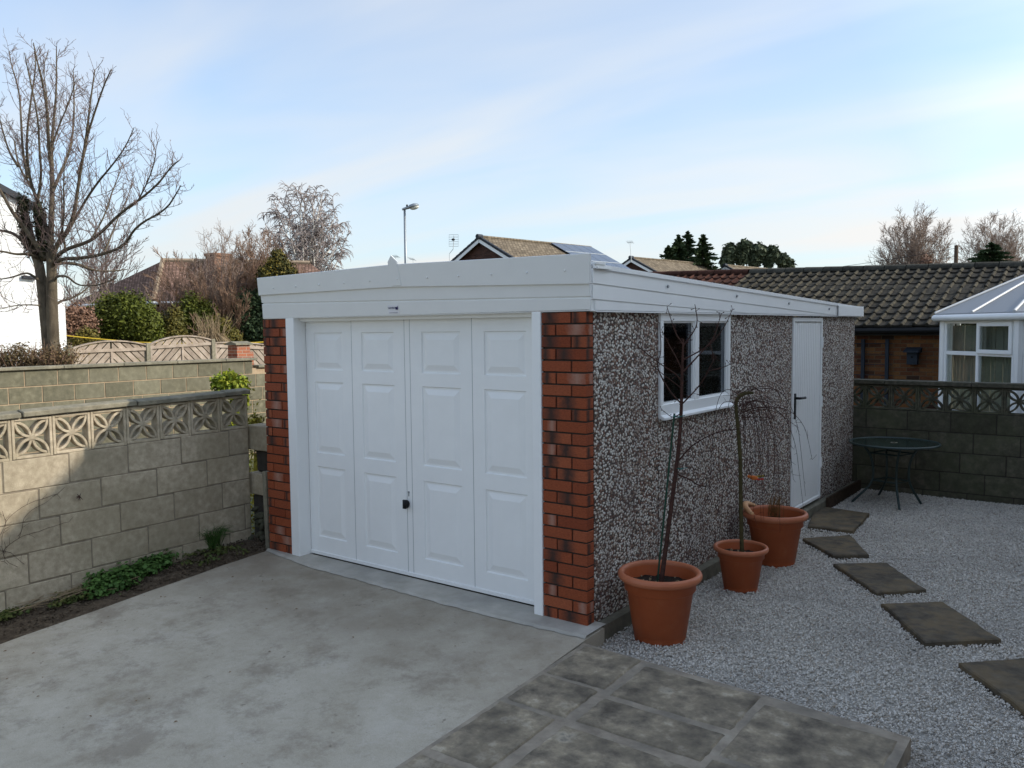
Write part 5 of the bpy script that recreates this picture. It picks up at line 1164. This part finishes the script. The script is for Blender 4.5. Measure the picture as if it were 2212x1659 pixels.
crown_tree('bare_tree', 'rounded bare tree at the right edge behind the dark conifer', 2150, (2150, 550, 70, 76), 88, 34, 2, 1.5, M['twig_pale'], M['twig_pale'], 6, rl=.06, rmin=.017, trunk_r=.26, fork=(.18, .62), group='rounded bare trees on the horizon', low=-.5)
wc = dict(wander=.16, up=.02, n=[9, 6, 4], spread=[radians(65), radians(40)], ratio=.5, rmin=.012, t0=.3, rr=.5, droop=.12, dl=2)
bare_tree('low pale bare shrub tree on the horizon left of the rounded bare trees', (1795, 700), 84, 5.4, wc, m_plain('yellow_twig', (.42, .34, .22), .8), M['twig_pale'], 4, trunk_r=.12, mx=3, stems=5, srad=1.6)
crown_tree('birch_tree', 'silver birch with white stems and drooping fine twigs left of the street lamp', 676, (664, 500, 96, 92), 42, 24, 1, 1.05, M['birch_twig'], M['birch_bark'], 12, droop=.17, rl=.085, rmin=.0066, trunk_r=.12, fork=(.30, .72), low=-.5, stems=3, sub=2)
crown_tree('thicket_tree', 'finely twigged brown tree between the chimney and the birch', 560, (552, 578, 70, 68), 28.5, 34, 2, .6, M['twig_brown'], M['twig_brown'], 15, rl=.025, rmin=.007, trunk_r=.06, fork=(.12, .6), low=-.6, stems=3, group='bare thicket trees behind the garage')
tc_ = dict(wander=.09, up=.07, n=[14, 8, 6], spread=[radians(28), radians(28)], ratio=.5, rmin=.007, t0=.12, rr=.5, fan=.42)
for i, (u, D, h, lb) in enumerate([(520, 28, 3.7, 'brown bare thicket tree right of the chimney'), (575, 28.5, 3.7, 'brown bare thicket tree left of the golden evergreen'), (640, 30, 3.3, 'reddish brown bare shrub below the birch'), (705, 31, 2.8, 'low bare shrub under the right side of the birch')]):
    bare_tree(lb, (u, 700), D, h, tc_, M['twig_brown'], M['twig_brown'], 30+i, trunk_r=.04, mx=3, stems=9, srad=.7, group='bare thicket trees behind the garage', name='thicket_tree')
sc = dict(wander=.10, up=.02, n=[12, 8, 6], spread=[radians(48), radians(30)], ratio=.6, rmin=.007, t0=.2, rr=.5, fan=.6)
crown_tree('bare_tree', 'spreading bare tree in front of the chimney', 468, (478, 572, 66, 66), 27.5, 20, 1, .7, M['twig_pale'], M['twig'], 41, rl=.022, rmin=.006, trunk_r=.05, fork=(.1, .5), low=-.3, stems=3)
bare_tree('thin pale bare tree left of the hipped roof', (262, 720), 27.5, 3.9, dict(sc, n=[10, 6, 5], rmin=.006), M['twig_pale'], M['twig_pale'], 42, trunk_r=.035, mx=3, stems=4, srad=.3)
bare_tree('dark distant bare tree behind the big trunk', (165, 700), 44, 6.5, dict(tc_, rmin=.012), M['twig'], M['bark_big'], 43, trunk_r=.1, mx=3, stems=3, srad=.5)
bare_tree('small bare sapling in front of the hipped roof', (300, 720), 27, 3.3, dict(sc, n=[7, 5], rmin=.006), M['twig_pale'], M['twig_pale'], 44, trunk_r=.03, mx=2, stems=3, srad=.3)
def bush(label, blobs, D, n, size, mat, seed, name='shrub', cat='shrub', group=None, core=.62, up=.3, depth=1.):
    C = [at(u, v, D) for u, v, a, b in blobs]; R_ = [(a*D/1792, a*D/1792*depth, b*D/1792) for u, v, a, b in blobs]; c0 = np.mean(C, axis=0)
    # extend lumps down to the ground so that nothing floats
    C2, R2 = list(C), list(R_)
    low = min(c[2]-r_[2] for c, r_ in zip(C, R_))
    if low > Z0+.1 and cat != 'tree': C2.append(np.array([c0[0], c0[1], (low+Z0)/2])); R2.append((R_[0][0]*1.0, R_[0][1], (low-Z0)/2+.25))
    base = np.array([c0[0], c0[1], Z0]); t = thing(name, label, cat, base, group)
    leaf_cloud('foliage', C2, R2, n, size, mat, seed, t, up=up, shell=.55, core=core)
    mb = MB(); r = random.Random(seed)
    for k in range(3 if cat != 'tree' else 5):
        e = C[k % len(C)]; mb.tube([base+[r.uniform(-.05, .05), r.uniform(-.05, .05), 0], base*.5+e*.5+[0, 0, -.1], e], [.05*D/25, .035*D/25, .012*D/25], 5)
    mb.build('stem', M['bark_big'], t); return t
G = 'shrubs behind the chevron fence'
bush('rust coloured shrub between the big trunk and the green conifer hedge', [(160, 702, 36, 42), (140, 722, 24, 38), (182, 700, 26, 34)], 22.5, 12000, .045, M['leaf_rust'], 1, group=G)
bush('olive green shrub in front of the rusty shrub', [(188, 735, 26, 28), (165, 752, 25, 22)], 21.5, 5000, .04, M['leaf_olive'], 2, group=G)
bush('largest bright green conifer shrub left of the hipped roof', [(238, 690, 38, 50), (285, 686, 44, 52), (262, 665, 30, 32), (315, 705, 32, 45), (225, 715, 30, 40)], 24, 26000, .045, M['leaf_green'], 3, group=G)
bush('golden olive shrub between the two green conifer shrubs', [(352, 715, 26, 36), (378, 705, 24, 42), (365, 735, 35, 30)], 25, 9000, .045, M['leaf_olive'], 4, group=G)
bush('second green conifer shrub below the chimney', [(418, 680, 34, 42), (445, 700, 30, 48), (405, 715, 30, 38)], 26.5, 14000, .045, M['leaf_green'], 5, group=G)
bush('golden brown shrub right of the pampas shoots', [(478, 720, 24, 36), (498, 738, 26, 30)], 25.5, 7000, .045, M['leaf_olive'], 6, group=G)
bush('dark green conifer shrub hidden behind the left end of the garage', [(530, 690, 34, 52), (560, 715, 40, 62), (520, 740, 30, 40), (600, 700, 40, 60), (550, 655, 30, 30)], 27, 24000, .05, M['leaf_dark'], 7, group=G)
bush('golden and dark green evergreen tree in front of the birch', [(602, 575, 24, 26), (588, 600, 30, 32), (618, 598, 26, 30), (600, 552, 12, 14), (600, 650, 34, 50)], 27.0, 16000, .045, leaf_mat('dark_and_gold_foliage', (.018, .03, .010), (.24, .17, .022), (.035, .04, .012)), 8, name='evergreen_tree', cat='tree', core=.6)
# brown hedge, far left
C = []; R_ = []
for i in range(16):
    q = at(-70+i*14.5, 778+random.Random(i).uniform(-4, 4), 14.2); C.append(q); R_.append((.22, .25, .26+.05*sin(i)))
for i in range(16): q = at(-70+i*14.5, 830, 14.2); C.append(q); R_.append((.24, .26, .4))
hd = thing('brown_hedge', 'thin brown twiggy hedge at the left edge below the big tree', 'hedge', (C[6][0], C[6][1], Z0))
leaf_cloud('foliage', C, R_, 15000, .022, M['leaf_hedge'], 9, hd, shell=.2)
segs = []; r = random.Random(7)
for i in range(900):
    q = at(r.uniform(-80, 150), r.uniform(775, 840), 14.2)+np.array([r.gauss(0, .1), r.gauss(0, .1), 0]); d = np.array([r.gauss(0, .5), r.gauss(0, .5), 1]); d /= np.linalg.norm(d); l = r.uniform(.15, .42); segs.append((*q, *(q+d*l), .005, .0025))
V, F = segtubes(segs, 3); npmesh('twigs', V, F, M['twig_brown'], hd)
# variegated evergreen beside the trunk foot
bush('small pale variegated evergreen at the foot of the big trunk', [(142, 775, 12, 18), (138, 800, 12, 22)], 14.6, 1800, .03, leaf_mat('pale_variegated', (.08, .12, .05), (.30, .33, .20)), 10, core=.5)
# pampas shoots
b = at(455, 735, 23); segs = []; r = random.Random(17)
for i in range(90):
    a = r.gauss(0, .30); l = r.uniform(.5, 1.05); p = b+np.array([r.gauss(0, .15), r.gauss(0, .15), -.2]); d = _r*a+np.array([0, 0, 1])+_f*r.gauss(0, .2)*np.array([1, 1, 0]); d /= np.linalg.norm(d); m_ = p+d*l*.6; e = m_+(d+_r*a*.6)*l*.4; segs += [(*p, *m_, .010, .008), (*m_, *e, .008, .004)]
for i in range(160):
    a = r.uniform(0, 2*pi); p = b+np.array([0, 0, -.05]); d = np.array([cos(a), sin(a), r.uniform(.1, .9)]); m_ = p+d*.3; e = m_+np.array([cos(a), sin(a), -.9])*.28; segs += [(*p, *m_, .01, .009), (*m_, *e, .009, .004)]
segs += [(*b*np.array([1, 1, 0])+np.array([0, 0, Z0]), *b, .12, .16)] if False else []
V, F = segtubes(segs, 3); t = thing('pampas_clump', 'straw coloured clump of upright shoots above the chevron fence', 'plant', (b[0], b[1], Z0)); npmesh('shoots', V, F, M['straw'], t)
mb = MB(); mb.tube([(b[0], b[1], Z0), (b[0], b[1], b[2]-.1)], [.25, .2], 8); mb.build('crown_base', M['leaf_hedge'], t)
# bushes between the walls
bush('bright yellow green leafy bush behind the end of the left wall', [(482, 828, 26, 20), (512, 832, 24, 24), (495, 815, 16, 14), (528, 862, 9, 26)], 10.4, 3000, .032, M['leaf_yellow'], 60, core=.6)
bush('small golden bush behind the broken pier', [(553, 905, 19, 10), (548, 912, 20, 10)], 8.4, 900, .018, M['leaf_gold'], 61, core=.5)
# conifers and rounded tree on the horizon
def conifer(label, u, vt, vb, hw, D, mat, seed, n=5000):
    top = at(u, vt, D); H = top[2]-Z0; w = hw*D/1792; g = np.random.default_rng(seed); b = np.array([top[0], top[1], Z0]); t = thing('conifer', label, 'tree', b, 'pointed dark conifers on the horizon')
    hv = (vb-vt)*D/1792
    s = g.uniform(0, 1, n)**.75; wh = np.round(s*16)/16+g.normal(0, .012, n); rad = w*(s**.75)*(.35+.65*np.abs(np.sin(wh*31)))*g.uniform(.15, 1.1, n); lob = g.uniform(0, 2*pi, 17); wi = (np.round(s*16).astype(int)*5+g.integers(0, 5, n)) % 17; a = lob[wi]+g.normal(0, .22, n); rad *= (.55+.75*np.random.default_rng(seed+9).uniform(size=17))[wi]
    P = np.stack([b[0]+rad*np.cos(a), b[1]+rad*np.sin(a), top[2]-hv*1.25*wh-rad*.12], 1)
    d = np.stack([np.cos(a), np.sin(a), g.uniform(-.1, .5, n)], 1); sz = .17*D/70*g.uniform(.6, 1.5, n)[:, None]; d /= np.linalg.norm(d, axis=1)[:, None]; c = np.cross(d, g.normal(size=(n, 3))); c /= np.linalg.norm(c, axis=1)[:, None]
    V = np.stack([P-d*sz, P-c*sz*.5, P+d*sz, P+c*sz*.5], 1).reshape(-1, 3); npmesh('crown', V, np.arange(n*4).reshape(n, 4), mat, t)
    mb = MB(); mb.tube([b, top-[0, 0, hv*.15]], [w*.12, .03], 6); mb.build('trunk', M['bark_big'], t); return t
conifer('low dark conifer at the left side of the conifer group', 1444, 532, 592, 46, 70, M['leaf_dark'], 1)
conifer('second conifer from the left in the pointed group', 1466, 512, 592, 56, 71, M['leaf_dark'], 2)
conifer('tallest conifer of the pointed group', 1486, 503, 592, 54, 72, M['leaf_dark'], 3)
conifer('pointed conifer nearest the grey green rounded tree', 1519, 510, 592, 50, 70, M['leaf_dark'], 4)
conifer('broad dark conifer in front of the rightmost bare tree', 2142, 526, 586, 74, 62, M['leaf_dark'], 5, 9000)
bush('grey green rounded evergreen tree between the far houses and the bare trees', [(1577, 546, 15, 19), (1570, 566, 13, 14), (1609, 536, 15, 15), (1602, 556, 15, 15), (1638, 545, 17, 17), (1630, 563, 14, 12), (1668, 550, 14, 17), (1690, 562, 13, 13), (1704, 573, 10, 12), (1660, 568, 9, 10)], 88, 9000, .26, M['leaf_euc'], 70, name='rounded_tree', cat='tree', core=.55)
bush('small rusty round shrub in front of the left rounded bare tree', [(2001, 566, 13, 14)], 80, 1500, .12, M['leaf_rust'], 71, core=.6)
# ------------------------------------------------------------------ the big bare tree
DT = 16.; base = at(112, 775, DT); base[2] = Z0
t = thing('big_bare_tree', 'large bare twin stemmed tree at the left, with ivy on its cut limbs', 'tree', base)
trunk = MB(); limbs = MB(); r = random.Random(77); twigs = []
def limb(pts, r0, r1, k=3, dep=0., mesh=None):
    n_ = len(pts); P = [at(u, v, DT+dep*i/max(n_-1, 1)+(.0)) for i, (u, v) in enumerate(pts)]
    P = smooth_poly(P, k); (mesh or limbs).tube(P, np.linspace(r0, r1, len(P)), 8 if r0 > .03 else 6); return P, r0, r1
def twiggy(L, dens=1., l0=.64, start=.12):
    P, r0, r1 = L; n_ = len(P); tot = 0
    for i in range(1, n_):
        seg = P[i]-P[i-1]; Ls = np.linalg.norm(seg); d = seg/Ls; tot += Ls; cnt = Ls*10*dens; m = int(cnt)+(r.random() < cnt-int(cnt)); f = i/n_
        if f < start: continue
        for _ in range(m):
            a = np.array([r.gauss(0, 1), r.gauss(0, 1), r.gauss(.1, 1)]); a -= d*a.dot(d); a /= np.linalg.norm(a); nd = d*.55+a*.8+np.array([0, 0, .15]); nd /= np.linalg.norm(nd)
            sprout(P[i-1]+seg*r.random(), nd, l0*r.uniform(.4, 1.3)*(1.15-.8*f), .0085*(1-.3*f), 0)
def sprout(p, d, L, rad, lev):
    k = 5 if lev == 0 else 3; pts = [p]
    for i in range(k):
        d = d+np.array([r.gauss(0, .12), r.gauss(0, .12), .13+r.gauss(0, .08)]); d /= np.linalg.norm(d); q = p+d*L/k; twigs.append((*p, *q, max(rad*(1-i/k*.5), .0035), max(rad*(1-(i+1)/k*.5), .003))); p = q; pts.append(p)
        if lev < 2 and L > .12 and r.random() < (.75 if lev == 0 else .5):
            a = np.array([r.gauss(0, 1), r.gauss(0, 1), r.gauss(0, 1)]); a /= np.linalg.norm(a); nd = d*.6+a*.7+np.array([0, 0, .1]); nd /= np.linalg.norm(nd); sprout(q, nd, L*r.uniform(.3, .6), rad*.7, lev+1)
limb([(121, 860), (118, 800), (115, 735), (112, 650), (112, 580), (109, 544)], .135, .085, mesh=trunk)
limb([(110, 860), (107, 800), (103, 735), (94, 650), (86, 575), (76, 548)], .125, .085, mesh=trunk, dep=.1)
LB = [
 ([(109, 548), (110.6, 481), (113, 416), (112, 368), (111, 319), (118, 240), (122, 195), (122, 100)], .065, .007, .2), ([(112, 368), (105, 320), (103, 250), (95, 190), (82, 140), (72, 92)], .04, .008, -.6),
 ([(76, 548), (62, 500), (52, 455), (49, 433)], .085, .075, .3), ([(98, 560), (88, 520), (83, 470), (80, 440)], .08, .075, .5),
 ([(112, 570), (120, 531), (146, 502), (161, 460), (169, 400), (187, 293), (195, 221), (205, 150)], .055, .008, -.8), ([(169, 374), (180, 340), (188, 293), (222, 190), (240, 150)], .035, .007, -1.2),
 ([(112, 580), (117, 559), (141, 538), (193, 523), (224, 497), (260, 460), (309, 426), (345, 394), (371, 358), (387, 347)], .045, .007, -1.5), ([(300, 430), (318, 395), (333, 355), (337, 322)], .018, .005, -1.3),
 ([(115, 572), (130, 559), (177, 558), (224, 549), (270, 531), (293, 488), (358, 454), (380, 420), (391, 400)], .042, .006, -2.2), ([(114, 580), (125, 567), (169, 570), (203, 585), (240, 586), (275, 582)], .045, .007, .8),
 ([(116, 610), (122, 596), (146, 596), (167, 617), (208, 618), (252, 601)], .03, .006, -.8), ([(116, 665), (125, 652), (167, 640), (193, 619), (216, 593)], .03, .006, .9),
 ([(108, 560), (104, 512), (88, 442), (65, 398), (39, 359), (30, 300)], .045, .009, 1.), ([(90, 470), (81, 436), (63, 384), (56, 309), (66, 220), (78, 146), (74, 110)], .04, .007, .6),
 ([(76, 548), (50, 520), (26, 502), (0, 498), (-40, 490)], .05, .01, .2), ([(98, 560), (73, 520), (42, 478), (21, 450), (0, 408), (-30, 370)], .055, .01, -.7), ([(80, 556), (60, 548), (34, 550), (0, 541), (-40, 545)], .035, .008, -1.),
 ([(90, 610), (72, 596), (57, 588), (30, 598), (0, 604), (-40, 600)], .03, .007, -.5), ([(92, 660), (60, 658), (30, 660), (0, 668)], .018, .006, -.8), ([(60, 384), (49, 330), (46, 267), (42, 195), (24, 140), (20, 110)], .03, .006, 1.2),
 ([(113, 416), (128, 380), (150, 330), (160, 270), (160, 200), (158, 150)], .035, .006, .9), ([(120, 531), (135, 500), (139, 450), (137, 400), (140, 340)], .025, .006, -1.), ([(141, 538), (135, 500), (134, 460), (133, 410)], .025, .008, .3),
 ([(146, 502), (180, 440), (210, 395), (240, 360), (270, 320), (290, 275)], .03, .006, -1.), ([(193, 523), (225, 470), (240, 420), (260, 370), (265, 350)], .02, .005, .5), ([(224, 549), (240, 510), (255, 470), (275, 430), (290, 380)], .022, .005, 1.),
 ([(39, 359), (20, 330), (5, 280), (-10, 220)], .03, .007, .5), ([(81, 436), (90, 380), (85, 320), (82, 250), (60, 150), (53, 115)], .03, .006, -1.), ([(111, 319), (128, 270), (150, 220), (165, 170)], .022, .005, -.3), ([(103, 250), (100, 190), (92, 150), (104, 110)], .016, .005, .2)]
for pts, r0, r1, dep in LB:
    L_ = limb(pts, r0, r1, 3, dep)
    if r1 < .07: twiggy(L_, 1.0 if r0 > .03 else .9)
trunk.build('trunk', M['bark_big'], t, smooth=True); limbs.build('limbs', M['bark_big'], t, smooth=True)
V, F = segtubes(twigs, 3); npmesh('crown', V, F, M['twig'], t)
C = [at(u, v, DT) for u, v in ((50, 440), (47, 465), (52, 490), (58, 515), (68, 535), (84, 455), (86, 475), (90, 500), (95, 540))]; leaf_cloud('ivy', C, [(.12, .12, .2)]*9, 3200, .03, M['leaf_ivy'], 33, t, shell=.3)
# ------------------------------------------------------------------ the neighbouring house just outside the photo (it shades the yard)
t = thing('host_house', 'rendered gable house standing right of the yard, outside the photo', 'house', (10, 5.8, Z0))
XH = 6.5; y0 = 1.33; yr = 6.7; zr_ = 5.0+.8*(yr-y0); y1 = 12.05
mb = MB(); mb.prism([(XH, y0, Z0), (XH, y1, Z0), (XH, y1, 5.0), (XH, yr, zr_), (XH, y0, 5.0)], (8, 0, 0)); mb.box(XH+.1, -7, Z0, XH+7.9, y0-.005, 4.9); mb.build('wall', M['render_host'], t)
mb = MB()
for a, b in ((y0-.25, yr), (y1+.25, yr)): mb.prism([(XH-.15, a, 5.0-.8*.25+.02), (XH-.15, b, zr_+.02), (XH-.15, b, zr_+.12), (XH-.15, a, 5.0-.8*.25+.12)], (8.3, 0, 0))
mb.prism([(XH-.1, -7.2, 4.92), (XH-.1, y0-.26, 4.92), (XH+4, y0-.26, 6.4), (XH+4, -7.2, 6.4)], (0, 0, .08)); mb.prism([(XH+4, -7.2, 6.4), (XH+4, y0-.26, 6.4), (XH+8.1, y0-.26, 4.92), (XH+8.1, -7.2, 4.92)], (0, 0, .08)); mb.build('roof', M['tile_red'], t)
for yy, zz in ((3.2, 1.2), (3.2, 3.6), (7, 1.2), (7, 3.6), (-3, 1.2)):
    mb = MB(); mb.box(XH-.02+(.1 if yy < 0 else 0), yy, zz, XH+.05+(.1 if yy < 0 else 0), yy+1.4, zz+1.1); w = mb.build('window', M['upvc'], t); mb = MB(); mb.box(XH-.03+(.1 if yy < 0 else 0), yy+.07, zz+.07, XH-.022+(.1 if yy < 0 else 0), yy+1.33, zz+1.03); mb.build('pane', M['solar'], w)
